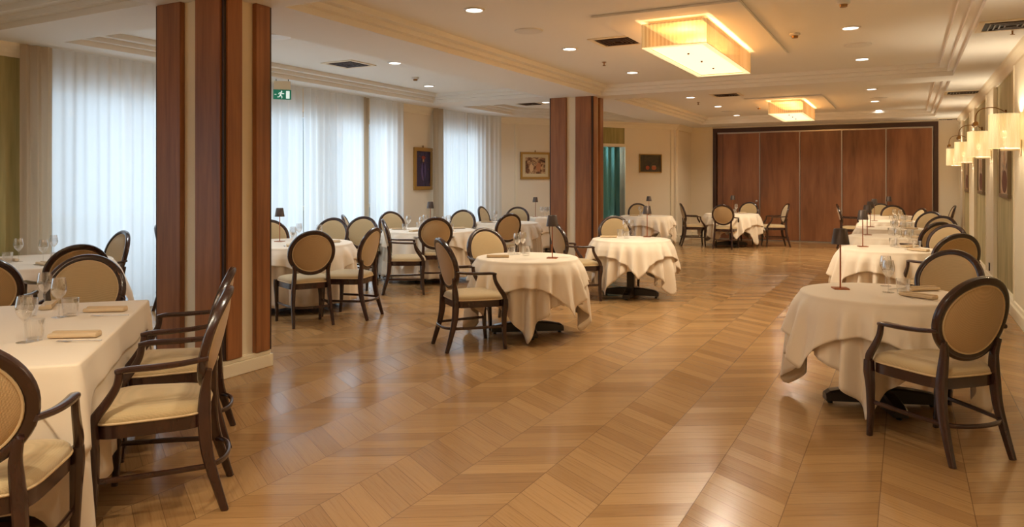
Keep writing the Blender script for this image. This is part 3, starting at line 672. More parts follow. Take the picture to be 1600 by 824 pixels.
# wall lamps
scp = None
for k, (yc, lab) in enumerate([(9.25, 'largest lit pleated drum wall lamp, at the right edge'), (12.3, 'second lit pleated drum wall lamp from the right edge'), (15.4, 'third lit pleated wall lamp along the right wall'), (18.4, 'farthest lit pleated wall lamp, nearest the partition'), (6.1, 'lit pleated wall lamp on the pilaster beside the camera, out of frame'), (2.95, 'lit pleated wall lamp on the pilaster behind the camera, out of frame')]):
    if scp is None:
        scp = empty('wall_lamp', (0, 0, 0), 0, 'x', 'wall lamp')
        n = 120; zr = []
        R0 = .135; pts = [((R0+(.004 if j % 2 else 0))*math.cos(2*PI*j/n), (R0+(.004 if j % 2 else 0))*math.sin(2*PI*j/n)) for j in range(n)]; inn = [(x*.965, y*.965) for x, y in pts]
        m = MB(); m.rings([[(x-.19, y, 0) for x, y in pts], [(x-.19, y, .36) for x, y in pts], [(x-.19, y, .36) for x, y in inn], [(x-.19, y, 0) for x, y in inn]], closed_v=True); m.build('shade', 'sconce', scp, smooth=False)
        m = MB()
        for a in (0, PI/2): m.sweep([(-.19-.128*math.cos(a), -.128*math.sin(a), .01), (-.19+.128*math.cos(a), .128*math.sin(a), .01)], (.004, .004), 6)
        m.build('shade_ring', 'brass', scp)
        MB().sweep([(-.035, 0, -.01), (-.22, 0, -.01)], (.018, .018), 12).build('arm', 'cream', scp)
        MB().lathe([(0, -.02), (.018, -.02), (.014, .02), (.01, .1), (0, .1)], 12, (-.19, 0, 0)).build('lamp_holder', 'cream', scp)
        MB().box(-.05, -.04, -.09, -.035, .04, .09, .006).build('wall_plate', 'cream', scp, smooth=False)
        MB().lathe([(0, .1), (.03, .12), (.035, .15), (.02, .18), (0, .185)], 16, (-.19, 0, 0)).build('bulb', 'led', scp)
    inst(scp, USED, (XR-.001, yc, 1.85), 0, lab, 'pleated wall lamps' if k < 4 else 'wall lamps out of frame')
    lampdata('POINT', 'wall_lamp_light', (XR-.19, yc, 2.12), SCONCE_W, WARM, .03); lampdata('POINT', 'wall_lamp_light', (XR-.19, yc, 1.92), SCONCE_W*.4, WARM, .03)
lampdata('POINT', 'side_room_fill', (DA.x+dv.x*(d0+.2)-dn.x*.6, DA.y+dv.y*(d0+.2)-dn.y*.6, 2.2), 12, (.8, .95, 1), .1)  # fill points added in the side room to brighten the teal curtain
lampdata('POINT', 'side_room_fill', (DA.x+dv.x*(d0+.1)-dn.x*.25, DA.y+dv.y*(d0+.1)-dn.y*.25, 2.2), 5, (.8, .95, 1), .05)
o = MB().box(XR-.047, 12.5, .22, XR-.036, 12.58, .34, .004).build('wall_socket', 'black', smooth=False); tag(o, 'small dark socket low on a pilaster of the right wall', 'socket')

# ================================================================ FURNITURE
BT = math.radians(14)
def bpt(x, z, off=0):      # point on the tilted, slightly wrapped back plane (x across, z up the oval from its centre)
    return Vector((x, -.258-z*math.sin(BT)+.035*(x/.24)**2+off*math.cos(BT), .762+z*math.cos(BT)+off*math.sin(BT)))
def make_chair(arms=True):
    t = empty('dining_chair', (0, 0, 0), 0, 'x', 'chair')
    # seat rail outline: rounded trapezoid
    def outline(wf, wr, yf, yr, n=48, p=5.0):
        out = []
        for j in range(n):
            a = 2*PI*j/n; cx, sy = math.cos(a), math.sin(a)
            X = math.copysign(abs(cx)**(2/p), cx); Y = math.copysign(abs(sy)**(2/p), sy)
            f = (Y+1)/2; w = wr+(wf-wr)*f; y = yr+(yf-yr)*f
            y += .025*(1-X*X)*max(Y, 0)*1.0
            out.append((X*w, y))
        return out
    ol = outline(.262, .205, .235, -.225); il = outline(.232, .175, .205, -.195)
    m = MB(); m.rings([[(x, y, .385) for x, y in ol], [(x, y, .447) for x, y in ol], [(x, y, .447) for x, y in il], [(x, y, .385) for x, y in il]], closed_v=True)
    m.build('seat_frame', 'lacquer', t)
    m = MB(); cx, cy = 0, 0; rr = []
    for sc, z in ((1.0, .447), (1.015, .458), (1.0, .474), (.95, .488), (.8, .500), (.55, .508), (.25, .512), (.02, .513)):
        rr.append([(x*sc, y*sc, z) for x, y in outline(.262, .205, .235, -.222)])
    m.rings(rr, caps=True); seat = m.build('seat', 'fabric', t)
    m = MB(); m.sweep([(x*1.018, y*1.018, .450) for x, y in outline(.262, .205, .235, -.222)], (.005, .005), 6, closed=True); m.build('piping', 'piping', seat)
    # oval back
    n = 48; a, b = .226, .220
    m = MB(); path = [bpt(a*math.cos(2*PI*j/n), b*math.sin(2*PI*j/n)) for j in range(n)]
    m.sweep(path, (.024, .022), 10, 2.6, closed=True, ref=(0, 1, .2)); m.build('back_frame', 'lacquer', t)
    for sgn, mt in ((1, 'fabric'), (-1, 'fabricb')):
        m = MB(); rr = []
        for sc, o in ((1, 0), (1, .010), (.96, .018), (.85, .024), (.6, .031), (.3, .034), (.02, .035)):
            rr.append([bpt(sc*(a-.018)*math.cos(2*PI*j/n), sc*(b-.018)*math.sin(2*PI*j/n), sgn*o*(.8 if sgn < 0 else 1)) for j in range(n)])
        m.rings(rr, caps=True); bp = m.build('back_pad', mt, t)
        m = MB(); m.sweep([bpt((a-.024)*math.cos(2*PI*j/n), (b-.024)*math.sin(2*PI*j/n), sgn*.013) for j in range(n)], (.0055, .0055), 6, closed=True, ref=(0, 1, .2)); m.build('piping', 'piping', bp)
    for s in (-1, 1):
        fp = [(s*.246, .232, 0), (s*.247, .222, .12), (s*.252, .218, .28), (s*.254, .226, .38), (s*.254, .228, .45)]
        m = MB(); m.sweep(smoothpath(fp, 4), lerpsecs([(.015, .015), (.018, .018), (.022, .023), (.027, .029), (.024, .026)], 4), 10, 3.2, ref=(0, 1, 0)); m.build('leg', 'lacquer', t)
        rp = [(s*.205, -.305, 0), (s*.200, -.268, .12), (s*.192, -.228, .27), (s*.184, -.215, .41), (s*.176, -.216, .50), (s*.174, -.222, .57), (s*.190, -.235, .645)]
        m = MB(); m.sweep(smoothpath(rp, 4), lerpsecs([(.015, .017), (.018, .021), (.021, .026), (.023, .030), (.022, .027), (.020, .022), (.014, .014)], 4), 10, 3.2, ref=(0, 1, 0)); m.build('leg', 'lacquer', t)
        if arms:
            ap = [(s*.234, -.235, .705), (s*.262, -.13, .695), (s*.275, -.02, .690), (s*.277, .08, .688), (s*.270, .13, .680)]
            m = MB(); m.sweep(smoothpath(ap, 5), lerpsecs([(.013, .012), (.017, .013), (.021, .014), (.022, .014), (.016, .011)], 5), 12, 2.6); m.build('armrest', 'lacquer', t)
            sp_ = [(s*.272, .115, .682), (s*.272, .125, .62), (s*.268, .165, .55), (s*.262, .215, .48), (s*.256, .228, .43)]
            m = MB(); m.sweep(smoothpath(sp_, 4), lerpsecs([(.014, .016), (.015, .017), (.016, .020), (.018, .022), (.018, .020)], 4), 10, 3, ref=(0, 1, 0)); m.build('arm_support', 'lacquer', t)
    # bentwood stretcher
    hp_ = []
    hp_ += [(-.243, .21, .205), (-.236, .1, .205), (-.222, -.04, .205), (-.205, -.15, .205), (-.187, -.235, .205), (-.13, -.285, .205), (-.05, -.305, .205)]
    hp_ += [(-x, y, z) for x, y, z in hp_[::-1]]
    m = MB(); m.sweep(smoothpath(hp_, 4), (.010, .013), 8); m.build('stretcher', 'lacquer', t)
    return t
CP = make_chair(True); CQ = make_chair(False)
CG = 'oval-backed upholstered dining chairs'
def chair(x, y, tx, ty, label, arms=True, ang=None):
    fx, fy = tx-x, ty-y; rz = math.atan2(-fx, fy) if ang is None else ang
    return inst(CP if arms else CQ, USED, (x, y, 0), rz, label, CG)
def chair_top(px, py, tgt, label, arms=True, dirv=None, z=1.0):
    """chair whose back top is seen at (px, py); it faces tgt"""
    b = P(px, py, z); f = (Vector(tgt)-Vector((b.x, b.y))).normalized() if dirv is None else Vector(dirv).normalized()
    c = Vector((b.x, b.y))+f*.285
    return chair(c.x, c.y, c.x+f.x, c.y+f.y, label, arms)

def wave(th, l, seed, n1=11):
    a = n1*th+seed+.5*math.sin(3*th+seed); return .62*(1-2*abs(math.sin(a/2+.4*math.sin(th*2+seed*2)))**1.3) + .30*math.sin((n1+7)*th+seed*2.1)+.22*math.sin(4*th+seed*.7)
    return (.5*math.sin(n1*th+seed)+.32*math.sin((n1*1.0+6)*th+seed*2.1)+.3*math.sin(5*th+seed*.7))
def round_cloth(name, cx, cy, R, a, rot, z, off, seed, mat, label, group, full=None, hem=0):
    NT = 288; KS = 16; rows = []
    for f in (.02, .35, .7, .93): rows.append([(f*R*math.cos(2*PI*j/NT), f*R*math.sin(2*PI*j/NT), z+off) for j in range(NT)])
    for q in range(4):
        al = PI/2*q/3; e = .012
        rows.append([((R-e+ (e+off)*math.sin(al))*math.cos(2*PI*j/NT), (R-e+(e+off)*math.sin(al))*math.sin(2*PI*j/NT), z-e+(e+off)*math.cos(al)) for j in range(NT)])
    for k in range(1, KS+1):
        row = []
        for j in range(NT):
            th = 2*PI*j/NT; u = th-rot
            if full is None:
                d = a/max(abs(math.cos(u)), abs(math.sin(u))); d = min(d, a*1.40)
            else: d = R+full
            L = d-R; l = L*k/KS
            w = wave(th, l, seed, 20 if full is None else 28)
            cor = abs(math.sin(2*u)) if full is None else 0          # 1 at the cloth's corners
            amp = (.21 if full is None else .12)*min(l, .34)
            r = R+off+.02*min(l/.1, 1)+.055*l+amp*(w+.25)+((.012*min(l/.05, 1)+.10*l) if off > .005 else 0)
            if full is None: r += .05*l*cor*math.sin(24*u)
            # keep clear of the edge
            r = max(r, R+off-.02*min(l/.1, 1)) if l < .1 else max(r, R-.1+off)
            row.append((r*math.cos(th), r*math.sin(th), max(z-.012-l*.975, .006+hem)))
        rows.append(row)
    m = MB(); m.rings(rows, caps=False); m.bm.faces.new([v for v in m.bm.verts[:NT]])
    o = m.build(name, mat, flat_angle=80); o.location = (cx, cy, 0); tag(o, label, 'tablecloth', group)
    sm = o.modifiers.new('thickness', 'SOLIDIFY'); sm.thickness = .0015; sm.offset = 0
    return o
def pedestal(cx, cy, R, label, rz=0, group='round pedestal tables'):
    t = empty('round_table', (cx, cy, 0), rz, label, 'table', group)
    MB().lathe([(0, .715), (R-.012, .715), (R-.006, .720), (R-.006, .738), (R-.014, .742), (0, .742)], 48).build('table_top', 'base', t)
    MB().box(-.05, -.05, .09, .05, .05, .70, .012).build('pedestal_column', 'base', t, smooth=False)
    MB().box(-.2, -.2, .70, .2, .2, .715, .004).build('top_plate', 'base', t, smooth=False)
    for k in range(4):
        mt = Matrix.Rotation(k*PI/2, 4, 'Z'); m = MB()
        secs = [(.04, .10), (.15, .095), (.25, .082), (.33, .066), (.36, .045)]; rr = []
        for x, h in secs: rr.append([mt @ Vector(v) for v in ((x, -.045, .02), (x, .045, .02), (x, .045, .02+h-.012), (x, .033, .02+h), (x, -.033, .02+h), (x, -.045, .02+h-.012))])
        m.rings(rr, caps=True); f = m.build('foot', 'base', t, smooth=False)
        MB().lathe([(0, 0), (.018, 0), (.018, .008), (.006, .012), (.006, .022), (0, .022)], 12, tuple(mt @ Vector((.325, 0, 0)))).build('foot_pad', 'black', f)
    return t

# table lamp prototype
LP = empty('table_lamp', (0, 0, 0), 0, 'x', 'table lamp')
MB().box(-.052, -.052, 0, .052, .052, .008, .003).build('base', 'copper', LP, smooth=False)
MB().lathe([(0, .008), (.0055, .008), (.0055, .33), (0, .33)], 12).build('stem', 'copper', LP)
sh = MB().lathe([(.058, .312), (.060, .312), (.044, .415), (.040, .420), (.034, .420), (.034, .417), (.041, .414), (.056, .314)], 32).build('lamp_shade', 'lampshade', LP)
MB().lathe([(0, .405), (.036, .405), (.036, .411), (0, .4115)], 24).build('cap', 'white', LP)
MB().lathe([(0, .33), (.03, .33), (.03, .337), (0, .337)], 20).build('light_disc', 'led', LP)
def lamp(x, y, label, z=.752, power=.8, rz=.3):
    inst(LP, USED, (x, y, z), rz, label, 'cordless table lamps')
    lampdata('POINT', 'table_lamp_light', (x+.012, y-.008, z+.318), power, WARM, .012)
# glassware
WG = MB().lathe([(0, .0), (.034, .0), (.034, .0015), (.006, .006), (.0035, .012), (.0035, .085), (.010, .094), (.027, .112), (.036, .135), (.037, .155), (.032, .185), (.029, .200),
                 (.0278, .200), (.031, .184), (.0355, .155), (.0345, .136), (.026, .114), (.010, .098), (0, .096)], 24).build('wine_glass', 'glass')
TG = MB().lathe([(0, 0), (.030, 0), (.034, .02), (.0375, .06), (.039, .088), (.0378, .088), (.036, .06), (.0325, .022), (.029, .012), (0, .012)], 24).build('tumbler', 'glass')
for o_, f_ in ((WG, 1.08), (TG, 1.12)): o_.data.transform(Matrix.Scale(f_, 4))
def napkin_mesh():
    m = MB(); rr = []
    for i, y in enumerate((-.11, -.108, -.05, 0, .05, .108, .11)):
        ring = []
        for j in range(16):
            a = 2*PI*j/16; w = .034*(1 if 0 < i < 6 else .8); ring.append((w*math.cos(a)+.003*math.sin(i), y, .012+.012*math.sin(a)*(1 if 0 < i < 6 else .6)+.003*math.sin(3*a)))
        rr.append(ring)
    m.rings(rr, caps=True)
    m.box(.0, -.108, .012, .036, .108, .028, .004)
    return m
NK = napkin_mesh().build('napkin', 'napkin')
fm = MB(); fm.sweep([(0, -.1, .004), (0, -.03, .004), (0, .03, .005)], [(.005, .0012), (.003, .0012), (.003, .0012)], 8); fm.sweep([(0, .03, .005), (0, .045, .004), (0, .06, .004)], [(.004, .0012), (.011, .0012), (.012, .0012)], 8)
for q in (-.009, -.003, .003, .009): fm.sweep([(q, .058, .004), (q, .095, .006)], [(.0018, .001), (.001, .001)], 6)
FK = fm.build('fork', 'steel')
km = MB(); km.sweep([(0, -.1, .005), (0, -.02, .005), (0, .0, .005), (.002, .06, .005), (0, .11, .005)], [(.006, .003), (.005, .003), (.008, .0015), (.010, .001), (.002, .001)], 8); KN = km.build('knife', 'steel')
for o, c_ in ((WG, 'glass'), (TG, 'glass'), (NK, 'napkin'), (FK, 'fork'), (KN, 'knife')): tag(o, 'x', c_); CH[o.name] = []
def put(proto, x, y, label, group, rz=0, z=.7535, scale=None, name=None):
    return inst(proto, USED, (x, y, z), rz, label, group, scale)
def setting(x, y, tx, ty, tdesc, which, wine=1, tumb=1, fork=True):
    """place setting at a rim position (x, y) of a table centred at (tx, ty)"""
    f = Vector((tx-x, ty-y)).normalized(); r = Vector((f.y, -f.x)); rz = math.atan2(-f.x, f.y)
    c = Vector((x, y)); w = (which+' ').lstrip()
    q = c+f*.02; put(NK, q.x, q.y, 'folded beige napkin %son the %s' % (w, tdesc), 'napkins on the '+tdesc, rz)
    if fork:
        q = c-r*.055; put(FK, q.x, q.y, 'steel fork beside the napkin %son the %s' % (w, tdesc), 'forks on the '+tdesc, rz)
        q = c+r*.055; put(KN, q.x, q.y, 'steel knife beside the napkin %son the %s' % (w, tdesc), 'knives on the '+tdesc, rz)
    for i in range(wine):
        q = c+f*(.17+.04*i)+r*(.04-.10*i); put(WG, q.x, q.y, '%s wine glass %son the %s' % (('stemmed', 'second stemmed')[i], w, tdesc), 'wine glasses on the '+tdesc)
    for i in range(tumb):
        q = c+f*.13+r*.13; put(TG, q.x, q.y, 'short water tumbler %son the %s' % (w, tdesc), 'tumblers on the '+tdesc)

CL = 'lower square cloths on the round tables'; CU = 'upper square cloths on the round tables'
def round_table(cx, cy, desc, R=.5, rot=.6, seed=0, a1=.86, a2=.70, baserz=.5, z=.744):
    pedestal(cx, cy, R, 'dark pedestal table under cloths, the '+desc, baserz)
    round_cloth('tablecloth', cx, cy, R, a1, rot, z, .001, seed, 'cloth', 'longer lower ivory cloth on the '+desc, CL)
    round_cloth('table_overlay', cx, cy, R+.002, a2, rot+PI/4, z, .007, seed, 'cloth2', 'shorter upper ivory cloth on the '+desc, CU)
def V2(v): return Vector((v.x, v.y))

# ---- right-hand row
tabs = []
rows_ = [('T1', P(1376, 458, .75), 'nearest right-hand round table'), ('T2', P(1389, 389, .75), 'second right-hand table'), ('T3', P(1387, zc=10.1), 'third right-hand table'),
         ('T4', P(1391, zc=11.9), 'fourth right-hand table'), ('T5', P(1389, zc=14.05), 'fifth right-hand table'), ('T6', P(1387, zc=16.2), 'last right-hand table')]
T = {}
for i, (k, p, d) in enumerate(rows_):
    T[k] = V2(p); print(k, T[k])
    round_table(p.x, p.y, d, rot=(.66, .5, 1.1, .7, .9, .3)[i], seed=1+i*1.7, baserz=(.35, .5, .2, .6, .4, .1)[i])
lps = [(1313, 452), (1348, 386), (1355, 367.5), (1360, 355), (1366, 345.5)]
for (px, py), (k, p, d) in zip(lps, rows_[:5]):
    q = P(px, py, .75); c = T[k]; v = V2(q)-c
    if v.length > .4: v *= .4/v.length
    lamp(c.x+v.x, c.y+v.y, 'brown cordless table lamp on the '+d)
q = T['T6']; lamp(q.x+.02, q.y+.05, 'brown cordless table lamp on the '+rows_[5][2])
# right row place settings
for i, (k, p, d) in enumerate(rows_):
    c = T[k]
    if k == 'T1':
        q = P(1435, 466, .75); put(NK, q.x, q.y, 'folded napkin in front on the '+d, 'napkins on the '+d, 1.0)
        q = P(1440, 470, .75); put(FK, q.x, q.y, 'steel fork beside the napkin on the '+d, 'forks on the '+d, 1.05)
        q = P(1404, 453, .75); put(KN, q.x, q.y, 'steel knife behind the tumbler on the '+d, 'knives on the '+d, -.6)
        q = P(1388, 458, .75); put(WG, q.x, q.y, 'stemmed wine glass nearest the lamp on the '+d, 'wine glasses on the '+d)
        q = P(1384, 448, .75); put(WG, q.x, q.y, 'stemmed wine glass standing farther back on the '+d, 'wine glasses on the '+d)
        q = P(1411, 460, .75); put(TG, q.x, q.y, 'water tumbler in front of the wine glasses on the '+d, 'tumblers on the '+d)
        q = P(1442, 455, .75); put(NK, q.x, q.y, 'folded napkin near the far chair on the '+d, 'napkins on the '+d, 2.2)
    else:
        setting(c.x+.30, c.y-.22, c.x, c.y, d, 'on the near side', wine=1, tumb=1)
        setting(c.x+.22, c.y+.30, c.x, c.y, d, 'on the far side', wine=1, tumb=1)
# right row chairs
a = T['T1']; chair(.15, 4.84, .15-.70, 4.84+.71, 'dark-framed armchair nearest the camera at right, seen from behind')
b = P(1489, 390, 1.0); chair_top(1489, 390, (a.x, a.y), 'armchair just beyond the nearest right-hand table, facing the camera')
a = T['T2']; chair_top(1499, 364, (a.x, a.y+.2), 'armchair on the near side of the second right-hand table'); chair_top(1484, 350, (a.x, a.y), 'armchair on the far side of the second right-hand table')
a = T['T3']; chair_top(1468, 346, (a.x, a.y+.2), 'armchair on the near side of the third right-hand table'); chair_top(1473, 337, (a.x, a.y), 'armchair on the far side of the third right-hand table')
a = T['T4']; chair_top(1455, 330, (a.x, a.y), 'armchair at the fourth right-hand table')
a = T['T5']; chair_top(1440, 325, (a.x, a.y), 'armchair at the fifth right-hand table')
a = T['T6']; chair_top(1395, 320, (a.x, a.y), 'chair with its oval back to the camera before the last right-hand table', dirv=(.02, 1))
chair(a.x-.12, a.y+.72, a.x, a.y, 'chair behind the last right-hand table, almost against the partition')
chair(-1.06, a.y-.03, a.x, a.y, 'armchair seen side-on at the left of the last right-hand table'); chair(.62, a.y+.05, a.x, a.y, 'armchair side-on by the right wall at the last right-hand table')

# ---- middle tables
DM1 = 'nearer mid-floor table'; DM2 = 'farther mid-floor table'
m1 = V2(P(824, 402, .75)); m2 = V2(P(986, 373.5, .75)); m3 = V2(P(1010, zc=16.1)); bk = V2(P(1143, zc=17.2))
print('m', m1, m2, m3, bk)
round_table(m1.x, m1.y, DM1, rot=1.25, seed=2.2, baserz=.62, a1=.88, a2=.72); round_table(m2.x, m2.y, DM2, rot=.49, seed=4.4, baserz=.15, a1=.84, a2=.68)
DM3 = 'table below fruit still life'; DBK = 'four-chair table by the partition'
round_table(m3.x, m3.y, DM3, R=.55, rot=.9, seed=6, a1=.85, a2=.72); round_table(bk.x, bk.y, DBK, R=.6, rot=.35, seed=8, a1=.92, a2=.82)
def lampat(px, py, c, r, label, power=.8):
    q = V2(P(px, py, .75))-c
    if q.length > r: q *= r/q.length
    lamp(c.x+q.x, c.y+q.y, label, power=power)
lampat(863, 404, m1, .42, 'brown cordless table lamp on the '+DM1); lampat(1012, 370.5, m2, .42, 'brown cordless table lamp on the '+DM2)
lampat(1018, 335, m3, .4, 'brown cordless table lamp on the '+DM3); lampat(1145, 333, bk, .4, 'brown cordless table lamp on the '+DBK)
q = P(778, 403, .75); put(NK, q.x, q.y, 'folded napkin at the left of the '+DM1, 'napkins on the '+DM1, -1.1)
for px, py, pr, lab in [(808, 398, WG, 'stemmed wine glass left in the cluster on the '), (817, 396, WG, 'stemmed wine glass right in the cluster on the '), (799, 399, TG, 'water tumbler left of the wine glasses on the '), (822, 400, TG, 'water tumbler right of the wine glasses on the ')]:
    q = P(px, py, .75); put(pr, q.x, q.y, lab+DM1, 'glasses on the '+DM1)
for px, py, pr, lab in [(977, 369, WG, 'stemmed wine glass left in the cluster on the '), (986, 368, WG, 'stemmed wine glass right in the cluster on the '), (969, 370, TG, 'water tumbler left of the wine glasses on the '), (979, 373, TG, 'water tumbler in front of the wine glasses on the ')]:
    q = P(px, py, .75); put(pr, q.x, q.y, lab+DM2, 'glasses on the '+DM2)
q = P(951, 372, .75); put(NK, q.x, q.y, 'folded napkin at the left of the '+DM2, 'napkins on the '+DM2, -1.1)
setting(m3.x-.2, m3.y-.32, m3.x, m3.y, DM3, ''); setting(bk.x+.2, bk.y+.3, bk.x, bk.y, DBK, 'on the far side'); setting(bk.x-.35, bk.y-.1, bk.x, bk.y, DBK, 'on the left side', tumb=0)
chair(-3.50, 5.76, -3.50+.32, 5.74+.42, 'armchair left of the nearer mid-floor pedestal table, its pale back turned to the window')
chair_top(757, 356, m1, 'armchair facing us behind the nearer mid-floor pedestal table')
chair_top(867, 346, (m2.x, m2.y), 'armchair side-on left of the farther mid-floor pedestal table'); chair_top(960, 337, m2, 'armchair behind the farther mid-floor pedestal table, back against the column view')
bz = P(1000, zc=16.95); chair(bz.x, bz.y, m3.x, m3.y, 'armchair behind the round table below the fruit still life')
bz = P(1133, zc=16.55); chair(bz.x, bz.y, bk.x, bk.y, 'chair with its back to us before the round table by the partition')
bz = P(1165, zc=18.0); chair(bz.x, bz.y, bk.x, bk.y, 'chair facing us behind the round table by the partition')
bz = P(1210, zc=17.1); chair(bz.x, bz.y, bk.x, bk.y, 'armchair side-on right of the round table by the partition'); bz = P(1084, zc=17.3); chair(bz.x, bz.y, bk.x, bk.y, 'armchair side-on left of the round table by the partition')

# ---- window side tables with floor-length cloths
def long_table(cx, cy, R, desc, seed, a2, rot, full=.66):
    pedestal(cx, cy, R, 'dark pedestal table hidden under cloths, the '+desc, .3)
    round_cloth('tablecloth', cx, cy, R, 0, 0, .744, .001, seed, 'cloth', 'floor-length ivory cloth on the '+desc, 'floor-length cloths', full=full, hem=.01)
    round_cloth('table_overlay', cx, cy, R+.002, a2, rot, .744, .007, seed, 'cloth2', 'short overlay cloth on the '+desc, 'overlay cloths on the window-side tables')
l2 = V2(P(452, 380, .75)); l3 = V2(P(672, 359.5, .75)); l5 = V2(P(790, 348, .75)); k5 = V2(P(40, 409, .75))
print('l', l2, l3, l5, k5)
DL2 = 'window-side table right of column'; DL3 = 'table before tall blue painting'; DL5 = 'half-hidden table left of far column'; DK5 = 'corner table by green wall'
long_table(l2.x, l2.y, .75, DL2, 1.1, .92, .5); long_table(l3.x, l3.y, .72, DL3, 2.3, .9, .9); long_table(l5.x, l5.y, .6, DL5, 3.1, .74, .3); long_table(k5.x, k5.y, .72, DK5, 5.2, .9, .2)
lampat(437, 378, l2, .55, 'brown cordless table lamp on the '+DL2); lampat(673, 350, l3, .6, 'brown cordless table lamp on the '+DL3)
for k, ph in enumerate((.6, 1.9, 3.2, 4.4, 5.5)):
    w = ('on the rear right', 'on the rear', 'on the left', 'on the front', 'on the front right')[k]
    setting(l2.x+.52*math.cos(ph), l2.y+.52*math.sin(ph), l2.x, l2.y, DL2, w); setting(l3.x+.5*math.cos(ph+.4), l3.y+.5*math.sin(ph+.4), l3.x, l3.y, DL3, w)
setting(l5.x-.3, l5.y-.2, l5.x, l5.y, DL5, '')
for k, (px, py, w) in enumerate([(75, 416, 'near the chairs'), (5, 409, 'at the left frame edge')]):
    q = P(px, py, .75); v = V2(q)-k5
    if v.length > .5: v *= .5/v.length
    setting(k5.x+v.x, k5.y+v.y, k5.x, k5.y, DK5, w, fork=k == 0)
q = P(84, 402, .75); put(WG, q.x, q.y, 'stemmed wine glass farthest back on the '+DK5, 'wine glasses on the '+DK5)
chair(-5.64, 5.88, -6.6, 6.45, 'armless chair with its oval back to us right of the near column', arms=False)
bz = P(586, 350, 1.02); fv = Vector((-.93, -.25)).normalized(); chair(bz.x+fv.x*.27+.12, bz.y+fv.y*.27-.2, 0, 0, 'armless chair seen side-on facing left, right of the table by the near column', arms=False, ang=math.atan2(-fv.x, fv.y))
chair(-5.96, 8.1, -5.96+.8, 8.1+.6, 'armchair facing right, back to back with an armless chair near the windows')
chair_top(568, 338, (l2.x+.3, l2.y), 'pale-fronted chair facing us, third from the near column', arms=False); chair_top(521, 340, l2, 'pale-fronted chair facing us, nearest the exit sign side', arms=False)
chair_top(538, 335, l3, 'narrow side-on armchair against the sheer curtain', z=1.0)
bz = P(608, 330, 1.0); chair_top(610, 330, l3, 'tan chair facing us just left of the tall blue painting'); chair_top(724, 327.5, (l3.x, l3.y), 'pale-fronted chair facing us right of the tall blue painting')
chair_top(681, 339, l3, 'armchair with its back to us before the table by the blue painting')
chair_top(797, 333, (l5.x-.9, l5.y-.6), 'armchair seen at an angle behind the nearer mid-floor table'); 
bz = P(766, zc=15.0); chair(bz.x+.1, bz.y, bz.x+1.1, bz.y+.1, 'tan armchair side-on before the far window'); chair_top(809, 323, l5, 'tan-fronted armchair left of the small table below the sepia painting')
chair_top(421, 343, (l2.x, l2.y), 'chair mostly hidden behind the near column at the table beyond it')
# serving table below the sepia painting
sv = V2(P(846, zc=15.6)); t = empty('square_table', (sv.x, sv.y, 0), ang, 'small square table below the sepia painting', 'table')
MB().box(-.3, -.3, .715, .3, .3, .742, .004).build('table_top', 'base', t, smooth=False)
for sx in (-1, 1):
    for sy in (-1, 1): MB().box(sx*.26-.02, sy*.26-.02, 0, sx*.26+.02, sy*.26+.02, .715, .003).build('leg', 'base', t, smooth=False)
def rect_cloth(name, loc, rz, wx, wy, drop, zt, off, seed, mat, label, group=None, corner=.12):
    # rounded-corner rectangle draped over a rectangular top
    pts = []; r = .03
    def seg(x0, y0, x1, y1, n):
        for i in range(n): pts.append((x0+(x1-x0)*i/n, y0+(y1-y0)*i/n))
    a, b = wx/2+off, wy/2+off
    def arc(cx, cy, a0):
        for i in range(6): q = a0+PI/2*i/6; pts.append((cx+r*math.cos(q), cy+r*math.sin(q)))
    nx = int(wx/.03); ny = int(wy/.03)
    seg(-a+r, -b, a-r, -b, nx); arc(a-r, -b+r, -PI/2); seg(a, -b+r, a, b-r, ny); arc(a-r, b-r, 0); seg(a-r, b, -a+r, b, nx); arc(-a+r, b-r, PI/2); seg(-a, b-r, -a, -b+r, ny); arc(-a+r, -b+r, PI)
    N = len(pts); nrm = []
    for i in range(N):
        p, q = pts[i-1], pts[(i+1) % N]; d = Vector((q[0]-p[0], q[1]-p[1])).normalized(); nrm.append(Vector((d.y, -d.x)))
    rows = [[(x*f, y*f, zt+off) for x, y in pts] for f in (.03, .5, .97)]
    rows.append([(x-n.x*.004, y-n.y*.004, zt+off-.001) for (x, y), n in zip(pts, nrm)]); rows.append([(x, y, zt+off-.008) for x, y in pts])
    K = 12
    for k in range(1, K+1):
        row = []; f = k/K
        for (x, y), n in zip(pts, nrm):
            cr = math.exp(-((abs(abs(x)-a)**2+abs(abs(y)-b)**2)/.012)); dp = (drop+corner*cr)*f
            u = x*7+y*7+seed
            o = dp*(.03+.10*cr+.05*math.sin(u)+.03*math.sin(2.3*u+1))+.012*min(1, dp/.1)
            row.append((x+n.x*o, y+n.y*o, max(zt-.008-dp, .005)))
        rows.append(row)
    m = MB(); m.rings(rows); m.bm.faces.new([v for v in m.bm.verts[:N]][::1])
    o = m.build(name, mat, flat_angle=80); o.location = (loc[0], loc[1], 0); o.rotation_euler = (0, 0, rz); tag(o, label, 'tablecloth', group)
    sm = o.modifiers.new('thickness', 'SOLIDIFY'); sm.thickness = .0015; sm.offset = 0; return o
rect_cloth('tablecloth', sv, ang, .6, .6, .62, .744, .001, 1, 'cloth', 'ivory cloth on the small square table below the sepia painting'); rect_cloth('table_overlay', sv, ang, .6, .6, .3, .744, .008, 1, 'cloth2', 'short upper cloth on the small square table below the sepia painting')
DSV = 'small table below sepia painting'
lamp(sv.x-.12, sv.y-.05, 'brown cordless table lamp on the '+DSV)
for i, (dx, dy) in enumerate(((.05, -.1), (.14, -.05), (.1, .06), (.2, .08), (.02, .05), (.22, -.02))):
    put(WG, sv.x+dx, sv.y+dy, 'stemmed wine glass in the cluster of spare glasses on the '+DSV, 'spare glasses on the '+DSV)
